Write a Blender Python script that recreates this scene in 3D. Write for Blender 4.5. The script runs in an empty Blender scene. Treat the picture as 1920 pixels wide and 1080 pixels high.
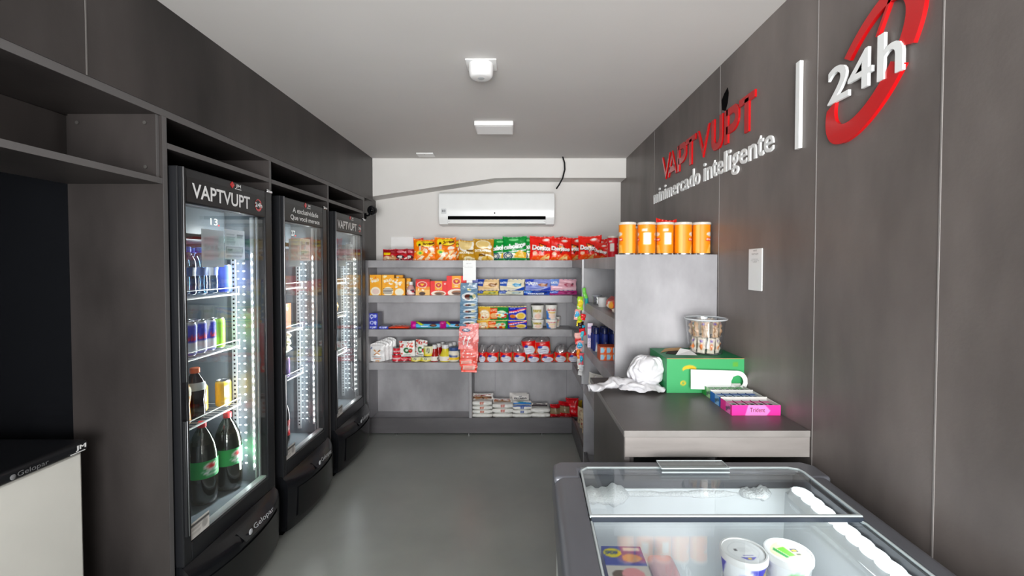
import bpy, bmesh, math, random
import numpy as np
from mathutils import Vector, Matrix
random.seed(7); np.random.seed(7)
C = bpy.context.scene.collection
PI = math.pi

# ------------------------------------------------------------------ camera, world, light
F = 853.0; PU = 971.0; PV = 517.5; TILT = 0.024; EYE = 1.40
cam = bpy.data.cameras.new('camera'); camo = bpy.data.objects.new('camera', cam); C.objects.link(camo)
camo.location = (0, 0, EYE); camo.rotation_euler = (PI/2 - TILT, 0, 0)
cam.sensor_width = 36; cam.lens = F*36/1920
cam.shift_x = -(PU-960)/1920; cam.shift_y = -(540-PV)/1920
cam.clip_start = .02
bpy.context.scene.camera = camo
S = bpy.context.scene
S.view_settings.view_transform = 'Standard'; S.view_settings.look = 'None'
S.view_settings.exposure = 0.0; S.view_settings.gamma = 1; S.view_settings.use_curve_mapping = False
W = bpy.data.worlds.new('daylight'); S.world = W; W.use_nodes = True
W.node_tree.nodes['Background'].inputs[0].default_value = (.93, .97, 1, 1)
W.node_tree.nodes['Background'].inputs[1].default_value = 4.0

def area(name, loc, rot, sx, sy, power, col=(1, 1, 1), spread=PI):
    l = bpy.data.lights.new(name, 'AREA'); l.shape = 'RECTANGLE'; l.size = sx; l.size_y = sy
    l.energy = power; l.color = col; l.spread = spread
    o = bpy.data.objects.new(name, l); C.objects.link(o); o.location = loc; o.rotation_euler = rot
    return o
# daylight entering through the open shop front behind the camera
area('shopfront_daylight', (.15, -1.75, 1.25), (PI/2+math.radians(20), 0, 0), 1.8, 1.4, 88, (1, .985, .96), math.radians(120))

def XZ(u, v, Y):
    a = (u-PU)/F; b = -(v-PV)/F
    t = Y/(b*math.sin(TILT)+math.cos(TILT))
    return a*t, EYE+t*(b*math.cos(TILT)-math.sin(TILT))
def at_x(u, v, X):
    a = (u-PU)/F; b = -(v-PV)/F; t = X/a
    return t*(b*math.sin(TILT)+math.cos(TILT)), EYE+t*(b*math.cos(TILT)-math.sin(TILT))
def at_z(u, v, Z):
    a = (u-PU)/F; b = -(v-PV)/F
    t = (Z-EYE)/(b*math.cos(TILT)-math.sin(TILT))
    return a*t, t*(b*math.sin(TILT)+math.cos(TILT))

# ------------------------------------------------------------------ materials
def lin(c):
    return tuple(x/12.92 if x <= .04045 else ((x+.055)/1.055)**2.4 for x in c)
def hexc(h):
    return tuple(int(h[i:i+2], 16)/255 for i in (0, 2, 4))
MATS = {}
def M(name, col=(.5, .5, .5), rough=.5, metal=0., spec=.5, emit=None, es=1., trans=0., noise=0., nscale=(8, 8, 8), bump=0., bscale=60, ior=1.45, coat=0.):
    if name in MATS: return MATS[name]
    m = bpy.data.materials.new(name); m.use_nodes = True; MATS[name] = m
    nt = m.node_tree; b = nt.nodes['Principled BSDF']
    if isinstance(col, str): col = hexc(col)
    c = (*lin(col), 1)
    b.inputs['Base Color'].default_value = c
    b.inputs['Roughness'].default_value = rough; b.inputs['Metallic'].default_value = metal
    b.inputs['Specular IOR Level'].default_value = spec; b.inputs['IOR'].default_value = ior
    b.inputs['Coat Weight'].default_value = coat; b.inputs['Coat Roughness'].default_value = .08
    b.inputs['Transmission Weight'].default_value = trans
    if emit:
        b.inputs['Emission Color'].default_value = (*lin(emit), 1); b.inputs['Emission Strength'].default_value = es
    tc = nt.nodes.new('ShaderNodeTexCoord')
    n = nt.nodes.new('ShaderNodeTexNoise'); mp = nt.nodes.new('ShaderNodeMapping')
    mp.inputs['Scale'].default_value = nscale
    nt.links.new(tc.outputs['Object'], mp.inputs[0]); nt.links.new(mp.outputs[0], n.inputs['Vector'])
    n.inputs['Scale'].default_value = 1; n.inputs['Detail'].default_value = 6; n.inputs['Roughness'].default_value = .55
    amt = max(noise, .02)
    mx = nt.nodes.new('ShaderNodeMix'); mx.data_type = 'RGBA'
    mx.inputs[6].default_value = tuple(x*(1-amt) for x in c[:3])+(1,)
    mx.inputs[7].default_value = tuple(min(1, x*(1+amt)) for x in c[:3])+(1,)
    rp = nt.nodes.new('ShaderNodeMapRange'); rp.inputs[1].default_value = .34; rp.inputs[2].default_value = .66
    nt.links.new(n.outputs['Fac'], rp.inputs[0]); nt.links.new(rp.outputs[0], mx.inputs[0])
    nt.links.new(mx.outputs[2], b.inputs['Base Color'])
    if bump:
        n2 = nt.nodes.new('ShaderNodeTexNoise'); n2.inputs['Scale'].default_value = bscale; n2.inputs['Detail'].default_value = 3
        nt.links.new(tc.outputs['Object'], n2.inputs['Vector'])
        bp = nt.nodes.new('ShaderNodeBump'); bp.inputs['Strength'].default_value = bump; bp.inputs['Distance'].default_value = .01
        nt.links.new(n2.outputs['Fac'], bp.inputs['Height']); nt.links.new(bp.outputs[0], b.inputs['Normal'])
    return m
def glassy(name, tint=(1, 1, 1), boost=0., rough=0., milk=0.):
    """thin clear sheet: lets light straight through and mirrors by Fresnel"""
    if name in MATS: return MATS[name]
    m = bpy.data.materials.new(name); m.use_nodes = True; MATS[name] = m
    nt = m.node_tree; nt.nodes.clear()
    out = nt.nodes.new('ShaderNodeOutputMaterial'); tr = nt.nodes.new('ShaderNodeBsdfTransparent')
    gl = nt.nodes.new('ShaderNodeBsdfGlossy'); gl.inputs['Roughness'].default_value = rough
    tr.inputs[0].default_value = (*tint, 1)
    lw = nt.nodes.new('ShaderNodeLayerWeight'); lw.inputs[0].default_value = .5
    fr = nt.nodes.new('ShaderNodeMath'); fr.operation = 'POWER'; fr.inputs[1].default_value = 4.5; nt.links.new(lw.outputs['Facing'], fr.inputs[0])
    ad = nt.nodes.new('ShaderNodeMath'); ad.operation = 'MULTIPLY_ADD'; ad.inputs[1].default_value = .9; ad.inputs[2].default_value = .035+boost; ad.use_clamp = True
    mx = nt.nodes.new('ShaderNodeMixShader')
    nt.links.new(fr.outputs[0], ad.inputs[0]); nt.links.new(ad.outputs[0], mx.inputs[0])
    base = tr
    if milk:
        df = nt.nodes.new('ShaderNodeBsdfDiffuse'); df.inputs[0].default_value = (.8, .8, .82, 1); tl = nt.nodes.new('ShaderNodeBsdfTranslucent'); tl.inputs[0].default_value = (.8, .8, .82, 1)
        m0 = nt.nodes.new('ShaderNodeMixShader'); nt.links.new(df.outputs[0], m0.inputs[1]); nt.links.new(tl.outputs[0], m0.inputs[2])
        base = nt.nodes.new('ShaderNodeMixShader'); base.inputs[0].default_value = milk
        nt.links.new(tr.outputs[0], base.inputs[1]); nt.links.new(m0.outputs[0], base.inputs[2])
    nt.links.new(base.outputs[0], mx.inputs[1]); nt.links.new(gl.outputs[0], mx.inputs[2]); nt.links.new(mx.outputs[0], out.inputs[0])
    return m
def printed(name, rough, coat=0., bump=0.):
    m = bpy.data.materials.new(name); m.use_nodes = True; MATS[name] = m
    nt = m.node_tree; b = nt.nodes['Principled BSDF']
    a = nt.nodes.new('ShaderNodeAttribute'); a.attribute_name = 'Col'
    nt.links.new(a.outputs['Color'], b.inputs['Base Color'])
    b.inputs['Roughness'].default_value = rough; b.inputs['Coat Weight'].default_value = coat
    if bump:
        tc = nt.nodes.new('ShaderNodeTexCoord'); n2 = nt.nodes.new('ShaderNodeTexNoise'); n2.inputs['Scale'].default_value = 28; n2.inputs['Detail'].default_value = 2
        nt.links.new(tc.outputs['Object'], n2.inputs['Vector'])
        bp = nt.nodes.new('ShaderNodeBump'); bp.inputs['Strength'].default_value = bump; bp.inputs['Distance'].default_value = .01
        nt.links.new(n2.outputs['Fac'], bp.inputs['Height']); nt.links.new(bp.outputs[0], b.inputs['Normal'])
    return m
PRINT = printed('printed_card', .5)
PAPER = printed('thin_paper', .8)
_n = PAPER.node_tree; _t = _n.nodes.new('ShaderNodeBsdfTranslucent'); _m = _n.nodes.new('ShaderNodeMixShader'); _m.inputs[0].default_value = .6
_n.links.new(_n.nodes['Attribute'].outputs['Color'], _t.inputs[0]); _n.links.new(_n.nodes['Principled BSDF'].outputs[0], _m.inputs[1]); _n.links.new(_t.outputs[0], _m.inputs[2]); _n.links.new(_m.outputs[0], _n.nodes['Material Output'].inputs[0])
FILM = printed('printed_film', .28, 0, .35)

LAM = M('dark_laminate', '353130', .42, noise=.5, nscale=(2.6, 2.6, 1.0), bump=.03, bscale=120)
LAMW = M('wall_laminate', '6e6764', .45, noise=.42, nscale=(1.8, 1.8, .7), bump=.03, bscale=120)
LAMG = M('grey_laminate', '8a8582', .42, noise=.25, nscale=(1.2, 1.2, 9), bump=.03, bscale=120)
LAMT = M('counter_laminate', '5a5655', .42, noise=.18, nscale=(3, 3, 3))
EDGE = M('laminate_edge', '5d5b5b', .45)
BLACK = M('black_paint', '040404', .9, spec=.08)
BPLAST = M('black_plastic', '131417', .25, noise=.05)
BFRAME = M('black_door_frame', '1c1d20', .32)
WPLAST = M('white_plastic', 'e6e6e6', .3)
WPAINT = M('white_wall_paint', 'dcdad7', .85, noise=.02, nscale=(3, 3, 3), bump=.05, bscale=30)
CPAINT = M('ceiling_paint', 'cfccca', .9, noise=.02, nscale=(1.5, 1.5, 1.5))
FLOORM = M('floor_paint', '979b96', .28, noise=.08, nscale=(2, 2, 2), bump=.02, bscale=20)
RED = M('red_acrylic', 'c40a10', .18, coat=.4)
WHITE = M('white_acrylic', 'eceeee', .3)
STEEL = M('steel', 'b9bcc0', .3, metal=1.)
CHROME = M('bright_chrome', 'e0e2e4', .12, metal=1.)
GLASS = glassy('door_glass', (.98, .99, .985), -.02)
CLEAR = glassy('clear_plastic', (.90, .91, .93), .16, .03)
WATER = glassy('blue_clear_plastic', (.72, .86, .98), .16)
COLA = M('dark_cola', '140a08', .12)
GREENB = glassy('dark_clear_plastic', (.45, .52, .44), .10)
LEDM = M('led_light', 'ffffff', .5, emit=(1, 1, 1), es=34)
LEDS = M('led_light_soft', 'ffffff', .5, emit=(.95, .98, 1), es=2.2)
LEDG = M('added_led_glow', 'ffffff', .5, emit=(.9, .96, 1), es=1.3)  # glow standing in for halo and glazing reflections of the led dots
PLIN = M('shaded_laminate', '5f5d60', .42, noise=.25, nscale=(1.2, 1.2, 5))  # shelf unit laminate with the shade near the floor put into the colour
SEG = M('display_segment', 'ffffff', .5, emit=(1, 1, 1), es=1.4)

# ------------------------------------------------------------------ mesh helper
class MB:
    def __init__(s): s.v = []; s.f = []; s.m = []; s.mats = []; s.c = {}
    def mi(s, m):
        if m not in s.mats: s.mats.append(m)
        return s.mats.index(m)
    def add(s, vs, fs, m):
        o = len(s.v); s.v += [tuple(p) for p in vs]; k = s.mi(m)
        for f in fs: s.f.append(tuple(i+o for i in f)); s.m.append(k)
        return o
    def box(s, x0, x1, y0, y1, z0, z1, m):
        s.add([(x0,y0,z0),(x1,y0,z0),(x1,y1,z0),(x0,y1,z0),(x0,y0,z1),(x1,y0,z1),(x1,y1,z1),(x0,y1,z1)],
              [(0,3,2,1),(4,5,6,7),(0,1,5,4),(1,2,6,5),(2,3,7,6),(3,0,4,7)], m); return s
    def prism(s, poly, axis, a0, a1, m):
        def P(p, a): return {'x': (a, p[0], p[1]), 'y': (p[0], a, p[1]), 'z': (p[0], p[1], a)}[axis]
        n = len(poly)
        s.add([P(p, a0) for p in poly]+[P(p, a1) for p in poly],
              [tuple(range(n))[::-1], tuple(range(n, 2*n))]+[(i, (i+1) % n, n+(i+1) % n, n+i) for i in range(n)], m); return s
    def lathe(s, prof, m, n=28, cx=0, cy=0, z0=0, cv=None, cap=True, rot=0, sy=1.):
        """prof: (r,z) from bottom up; m one material or one per ring gap; cv canvas wrapped round"""
        vs = []; k = len(prof); nn = n+1 if cv is not None else n
        for r, z in prof:
            for i in range(nn):
                a = rot+2*PI*i/n; vs.append((cx+r*math.cos(a), cy+r*math.sin(a)*sy, z0+z))
        o = len(s.v); s.v += vs
        for j in range(k-1):
            mm = s.mi(m[j] if isinstance(m, list) else m)
            for i in range(n):
                i2 = i+1 if cv is not None else (i+1) % n
                s.f.append((o+j*nn+i, o+j*nn+i2, o+(j+1)*nn+i2, o+(j+1)*nn+i)); s.m.append(mm)
        if cap:
            for j, rev in ((0, True), (k-1, False)):
                if prof[j][0] > 1e-4:
                    f = tuple(o+j*nn+i for i in range(n)); s.f.append(f[::-1] if rev else f)
                    s.m.append(s.mi((m[min(j, k-2)]) if isinstance(m, list) else m))
        if cv is not None:
            zs = [p[1] for p in prof]; z_a, z_b = min(zs), max(zs)
            for j in range(k):
                for i in range(nn):
                    s.c[o+j*nn+i] = cv.get(i/n, (prof[j][1]-z_a)/max(1e-6, z_b-z_a))
        return s
    def tube(s, pts, r, m, n=8, closed=False):
        pts = [Vector(p) for p in pts]; o = len(s.v); k = len(pts); up = None
        for i, p in enumerate(pts):
            a = pts[max(0, i-1)]; b = pts[min(k-1, i+1)]
            d = (b-a).normalized()
            if up is None: up = Vector((0, 0, 1)) if abs(d.z) < .9 else Vector((1, 0, 0))
            x = d.cross(up).normalized(); y = x.cross(d).normalized(); up = y
            rr = r[i] if isinstance(r, (list, tuple)) else r
            for j in range(n):
                t = 2*PI*j/n; s.v.append(tuple(p+x*(rr*math.cos(t))+y*(rr*math.sin(t))))
        q = s.mi(m)
        for i in range(k-1):
            for j in range(n):
                s.f.append((o+i*n+j, o+i*n+(j+1) % n, o+(i+1)*n+(j+1) % n, o+(i+1)*n+j)); s.m.append(q)
        s.f.append(tuple(o+j for j in range(n))[::-1]); s.m.append(q)
        s.f.append(tuple(o+(k-1)*n+j for j in range(n))); s.m.append(q)
        return s
    def grid(s, fn, ns, nt, m, cv=None, flip=False):
        o = len(s.v); q = s.mi(m)
        for j in range(nt+1):
            for i in range(ns+1):
                a, b = i/ns, j/nt; s.v.append(tuple(fn(a, b)))
                if cv is not None: s.c[o+j*(ns+1)+i] = cv.get(a, b) if hasattr(cv, 'get') else cv
        for j in range(nt):
            for i in range(ns):
                a = o+j*(ns+1)+i; f = (a, a+1, a+ns+2, a+ns+1)
                s.f.append(f[::-1] if flip else f); s.m.append(q)
        return s
    def ball(s, c, r, m, n=14, sc=(1, 1, 1)):
        k = n//2; prof = [(max(1e-5, math.sin(PI*i/k)), -math.cos(PI*i/k)) for i in range(k+1)]
        o = len(s.v); s.lathe(prof, m, n=n, cap=False)
        for i in range(o, len(s.v)):
            x, y, z = s.v[i]; s.v[i] = (c[0]+x*r*sc[0], c[1]+y*r*sc[1], c[2]+z*r*sc[2])
        return s
    def paint(s, o, n, col):
        for i in range(o, o+n): s.c[i] = (*lin(col), 1)
    def pbox(s, x0, x1, y0, y1, z0, z1, m, cols, front=None, res=.004, top=None):
        """painted box: cols = side colour (srgb); front/top canvases"""
        o = len(s.v); s.box(x0, x1, y0, y1, z0, z1, m); s.paint(o, 8, cols)
        e = .0004
        if front: s.grid(lambda a, b: (x0+a*(x1-x0), y0-e, z0+b*(z1-z0)), max(4, int((x1-x0)/res)), max(4, int((z1-z0)/res)), m, front)
        if top: s.grid(lambda a, b: (x0+a*(x1-x0), y0+b*(y1-y0), z1+e), max(4, int((x1-x0)/res)), max(4, int((y1-y0)/res)), m, top)
        return s
    def xf(s, mat, o=0):
        for i in range(o, len(s.v)): s.v[i] = tuple(mat @ Vector(s.v[i]))
        return s
    def build(s, name, parent=None, bevel=0., seg=2, smooth=True, recalc=True, ang=35):
        me = bpy.data.meshes.new(name); me.from_pydata(s.v, [], s.f); me.update()
        for m in s.mats: me.materials.append(m)
        me.polygons.foreach_set('material_index', s.m)
        if s.c:
            at = me.color_attributes.new('Col', 'FLOAT_COLOR', 'POINT')
            arr = np.ones((len(s.v), 4), np.float32)*.8
            for i, c in s.c.items(): arr[i] = c
            at.data.foreach_set('color', arr.ravel())
        if recalc:
            bm = bmesh.new(); bm.from_mesh(me); bmesh.ops.recalc_face_normals(bm, faces=bm.faces); bm.to_mesh(me); bm.free()
        if smooth:
            me.polygons.foreach_set('use_smooth', [True]*len(me.polygons)); me.set_sharp_from_angle(angle=math.radians(ang))
        o = bpy.data.objects.new(name, me); C.objects.link(o)
        if parent: o.parent = parent
        if bevel:
            b = o.modifiers.new('bevel', 'BEVEL'); b.width = bevel; b.segments = seg; b.limit_method = 'ANGLE'; b.angle_limit = math.radians(40)
        return o
def thing(name, label, cat, loc=(0, 0, 0), rz=0., group=None):
    o = bpy.data.objects.new(name, None); o.empty_display_size = .05; C.objects.link(o); o.location = loc; o.rotation_euler = (0, 0, rz)
    return tag(o, label, cat, group)
def tag(o, label, cat, group=None):
    o['label'] = label; o['category'] = cat
    if group: o['group'] = group
    return o
def struct(o): o['kind'] = 'structure'; return o
def put(o, x, y, z, rx=0., ry=0., rz=0.): o.location = (x, y, z); o.rotation_euler = (rx, ry, rz); return o

# ------------------------------------------------------------------ lettering
_tc = {}
def letters(txt, off=0.):
    """filled outline of a text in the default font, scaled to a 0..1 box: (verts, faces, aspect)"""
    k = (txt, off)
    if k in _tc: return _tc[k]
    cu = bpy.data.curves.new('t', 'FONT'); cu.body = txt; cu.offset = off; cu.resolution_u = 4
    ob = bpy.data.objects.new('t', cu); me = bpy.data.meshes.new_from_object(ob)
    v = [tuple(p.co) for p in me.vertices]; f = [tuple(p.vertices) for p in me.polygons]
    x0 = min(p[0] for p in v); x1 = max(p[0] for p in v); y0 = min(p[1] for p in v); y1 = max(p[1] for p in v)
    v = [((p[0]-x0)/(x1-x0), (p[1]-y0)/(y1-y0)) for p in v]
    bpy.data.objects.remove(ob); bpy.data.curves.remove(cu); bpy.data.meshes.remove(me)
    _tc[k] = (v, f, (x1-x0)/(y1-y0)); return _tc[k]
def text_mesh(mb, txt, org, ux, uz, w, h, m, depth=.0, off=.0):
    """flat or raised lettering: org lower-left corner, ux along, uz up (unit vectors), depth outwards"""
    v, f, _ = letters(txt, off); org = Vector(org); ux = Vector(ux); uz = Vector(uz); nn = ux.cross(uz)
    front = [org+ux*(a*w)+uz*(b*h)+nn*depth for a, b in v]
    if depth <= .0011: mb.add(front, f, m); return mb
    back = [org+ux*(a*w)+uz*(b*h) for a, b in v]; n = len(v); cnt = {}
    for p in f:
        for i in range(len(p)):
            e = (p[i], p[(i+1) % len(p)]); cnt[e] = 1
    side = [(b, a, a+n, b+n) for a, b in cnt if (b, a) not in cnt]
    mb.add(front+back, list(f)+[tuple(i+n for i in p)[::-1] for p in f]+side, m); return mb

# ------------------------------------------------------------------ print painter
class Cv:
    """artwork of a package: a small raster sampled onto the vertices of its mesh (x right, y up, 0..1)"""
    def __init__(s, w, h, bg, k=3):
        s.w = w*k; s.h = h*k; s.k = k; s.a = np.zeros((s.h, s.w, 3)); s.a[:] = hexc(bg) if isinstance(bg, str) else bg
        yy, xx = np.mgrid[0:s.h, 0:s.w]; s.X = (xx+.5)/s.w; s.Y = (yy+.5)/s.h; s.out = None
    def _c(s, c): s.out = None; return hexc(c) if isinstance(c, str) else c
    def rect(s, x0, y0, x1, y1, c): s.a[(s.X >= x0) & (s.X <= x1) & (s.Y >= y0) & (s.Y <= y1)] = s._c(c); return s
    def ell(s, cx, cy, rx, ry, c): s.a[((s.X-cx)/rx)**2+((s.Y-cy)/ry)**2 <= 1] = s._c(c); return s
    def ring(s, cx, cy, rx, ry, t, c):
        d = ((s.X-cx)/rx)**2+((s.Y-cy)/ry)**2; s.a[(d <= 1) & (d >= (1-t)**2)] = s._c(c); return s
    def half(s, a, b, c0, c): s.a[(a*s.X+b*s.Y) > c0] = s._c(c); return s
    def tri(s, P, c):
        c = s._c(c); (x0, y0), (x1, y1), (x2, y2) = P
        d = (y1-y2)*(x0-x2)+(x2-x1)*(y0-y2)
        if abs(d) < 1e-12: return s
        i0 = max(0, int(min(x0, x1, x2)*s.w)-1); i1 = min(s.w, int(max(x0, x1, x2)*s.w)+2)
        j0 = max(0, int(min(y0, y1, y2)*s.h)-1); j1 = min(s.h, int(max(y0, y1, y2)*s.h)+2)
        if i1 <= i0 or j1 <= j0: return s
        X = s.X[j0:j1, i0:i1]; Y = s.Y[j0:j1, i0:i1]
        l1 = ((y1-y2)*(X-x2)+(x2-x1)*(Y-y2))/d; l2 = ((y2-y0)*(X-x2)+(x0-x2)*(Y-y2))/d
        s.a[j0:j1, i0:i1][(l1 >= -.001) & (l2 >= -.001) & (l1+l2 <= 1.001)] = c; return s
    def poly(s, P, c):
        for i in range(1, len(P)-1): s.tri((P[0], P[i], P[i+1]), c)
        return s
    def text(s, t, x0, y0, x1, y1, c, rot=0., off=.03, sh=None):
        v, f, _ = letters(t, off); cx, cy = (x0+x1)/2, (y0+y1)/2; asp = s.h/s.w
        def T(p, dx=0, dy=0):
            x = x0+p[0]*(x1-x0)-cx; y = (y0+p[1]*(y1-y0)-cy)*asp
            return cx+x*math.cos(rot)-y*math.sin(rot)+dx, cy+(x*math.sin(rot)+y*math.cos(rot))/asp+dy
        for dx, dy, cc in (([(.02, -.02, sh)] if sh else [])+[(0, 0, c)]):
            P = [T(p, dx, dy) for p in v]
            for q in f:
                for i in range(1, len(q)-1): s.tri((P[q[0]], P[q[i]], P[q[i+1]]), cc)
        return s
    def speck(s, n, cols, x0, y0, x1, y1, r=.04):
        for _ in range(n):
            s.ell(random.uniform(x0, x1), random.uniform(y0, y1), r*random.uniform(.5, 1.5), r*random.uniform(.4, 1.2)*s.w/s.h, random.choice(cols))
        return s
    def lines(s, x0, y0, x1, y1, n, c):
        for i in range(n):
            y = y0+(y1-y0)*(i+.5)/n; s.rect(x0, y-(y1-y0)*.22/n, x1-random.random()*.2*(x1-x0), y+(y1-y0)*.22/n, c)
        return s
    def get(s, u, v):
        if s.out is None:
            k = s.k; q = s.a.reshape(s.h//k, k, s.w//k, k, 3).mean((1, 3)); g_ = q.mean(2, keepdims=True); q = np.clip(g_+(q-g_)*1.18, 0, 1)
            s.out = np.where(q <= .04045, q/12.92, ((q+.055)/1.055)**2.4)
        h, w = s.out.shape[:2]; c = s.out[min(h-1, max(0, int(v*h))), min(w-1, max(0, int(u*w)))]
        return (c[0], c[1], c[2], 1)
# ================================================================== the room
XL, XR, H = -1.226, .9135, 2.30
YB, YW = 3.857, 4.058
YO = -2.0
def sbox(name, x0, x1, y0, y1, z0, z1, m, **k): return struct(MB().box(x0, x1, y0, y1, z0, z1, m).build(name, **k))
sbox('floor', -2.0, 1.0, YO, 4.15, -.1, 0, FLOORM)
sbox('ceiling', -2.0, 1.0, YO, 4.15, H, H+.1, CPAINT)
sbox('wall_back', -2.0, 1.0, YW, 4.15, 0, H, WPAINT)
sbox('wall_left', -2.05, -1.93, YO, 4.15, 0, H, BLACK)
w = MB().box(XR, 1.0, YO, 4.15, 0, H, LAMW)
for u in (1225.5, 1347, 1527.5, 1760.):
    y = .9135*F/(u-PU); w.box(XR-.0012, XR+.01, y-.0018, y+.0018, 0, H, M('joint_line', '8b8785', .6))
struct(w.build('wall_right', smooth=False))
# sloped beam under the ceiling
b = MB().prism([(-1.4, H), (-1.4, 1.955), (-1.28, 1.972), (-.20, 2.132), (-.02, 2.137), (XR, 2.135), (XR, H)], 'y', YB, YW+.02, WPAINT)
struct(b.build('trim_1', smooth=False))
# dark fascia over the fridge bays
f = MB().box(XL-.02, XL, .0, YB, 1.94, H, LAM)
f.box(XL-.001, XL+.0012, 1.305, 1.309, 1.94, H, M('joint_line_dark', '6b6866', .6))
struct(f.build('trim_2', smooth=False))

# ================================================================== fridge surround (one built-in joinery unit)
su = thing('fridge_surround', 'dark laminate built-in surround with open niches framing the drinks fridges on the left', 'built-in cabinet')
def lam_panel(name, x0, x1, y0, y1, z0, z1, m=LAM, parent=su):
    
    b_ = MB().box(x0, x1, y0, y1, z0, z1, m)
    if min(y1-y0, z1-z0) < .03: b_.box(x1, x1+.0008, y0+.001, y1-.001, z0, z1, EDGE)
    return b_.build(name, parent, bevel=.0015, seg=1, smooth=False)
XBK = -1.555
lam_panel('top_board', XBK, XL-.003, 0, YB-.2, 1.915, 1.94)
# upright panels
lam_panel('upright_panel', XBK, XL, 1.578, 1.600, 0, 1.915)
lam_panel('upright_panel', -1.92, XL, 2.252, 2.272, 0, 1.915)
lam_panel('upright_panel', -1.92, XL, 2.938, 2.958, 0, 1.915)
lam_panel('upright_panel', -1.92, XL, 3.612, 3.632, 0, 1.915)
lam_panel('upright_panel', XBK, XL, .0, .022, 0, 1.915)
lam_panel('end_panel', -1.92, -1.262, 3.632, YW, 0, 1.97)
lam_panel('niche_side', XBK+.02, XL-.01, 1.563, 1.578, 1.70, 1.915)
lam_panel('niche_shelf', XBK, XL, .022, 1.578, 1.68, 1.70)
for a, c in ((1.600, 2.252), (2.272, 2.938), (2.958, 3.612)): lam_panel('niche_shelf', -1.9, XL, a, c, 1.807, 1.827)
lam_panel('niche_back', XBK-.015, XBK, .0, 3.612, 1.70, 1.915)
for (y, z) in ((1.5615, 1.885), (1.5615, 1.735)):
    for x in (-1.50, -1.27):
        o = MB().lathe([(.006, 0), (.006, .003)], M('screw_cap', '4a4846', .5), n=12).build('screw_cap', su); put(o, x, y, z, PI/2)

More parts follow.
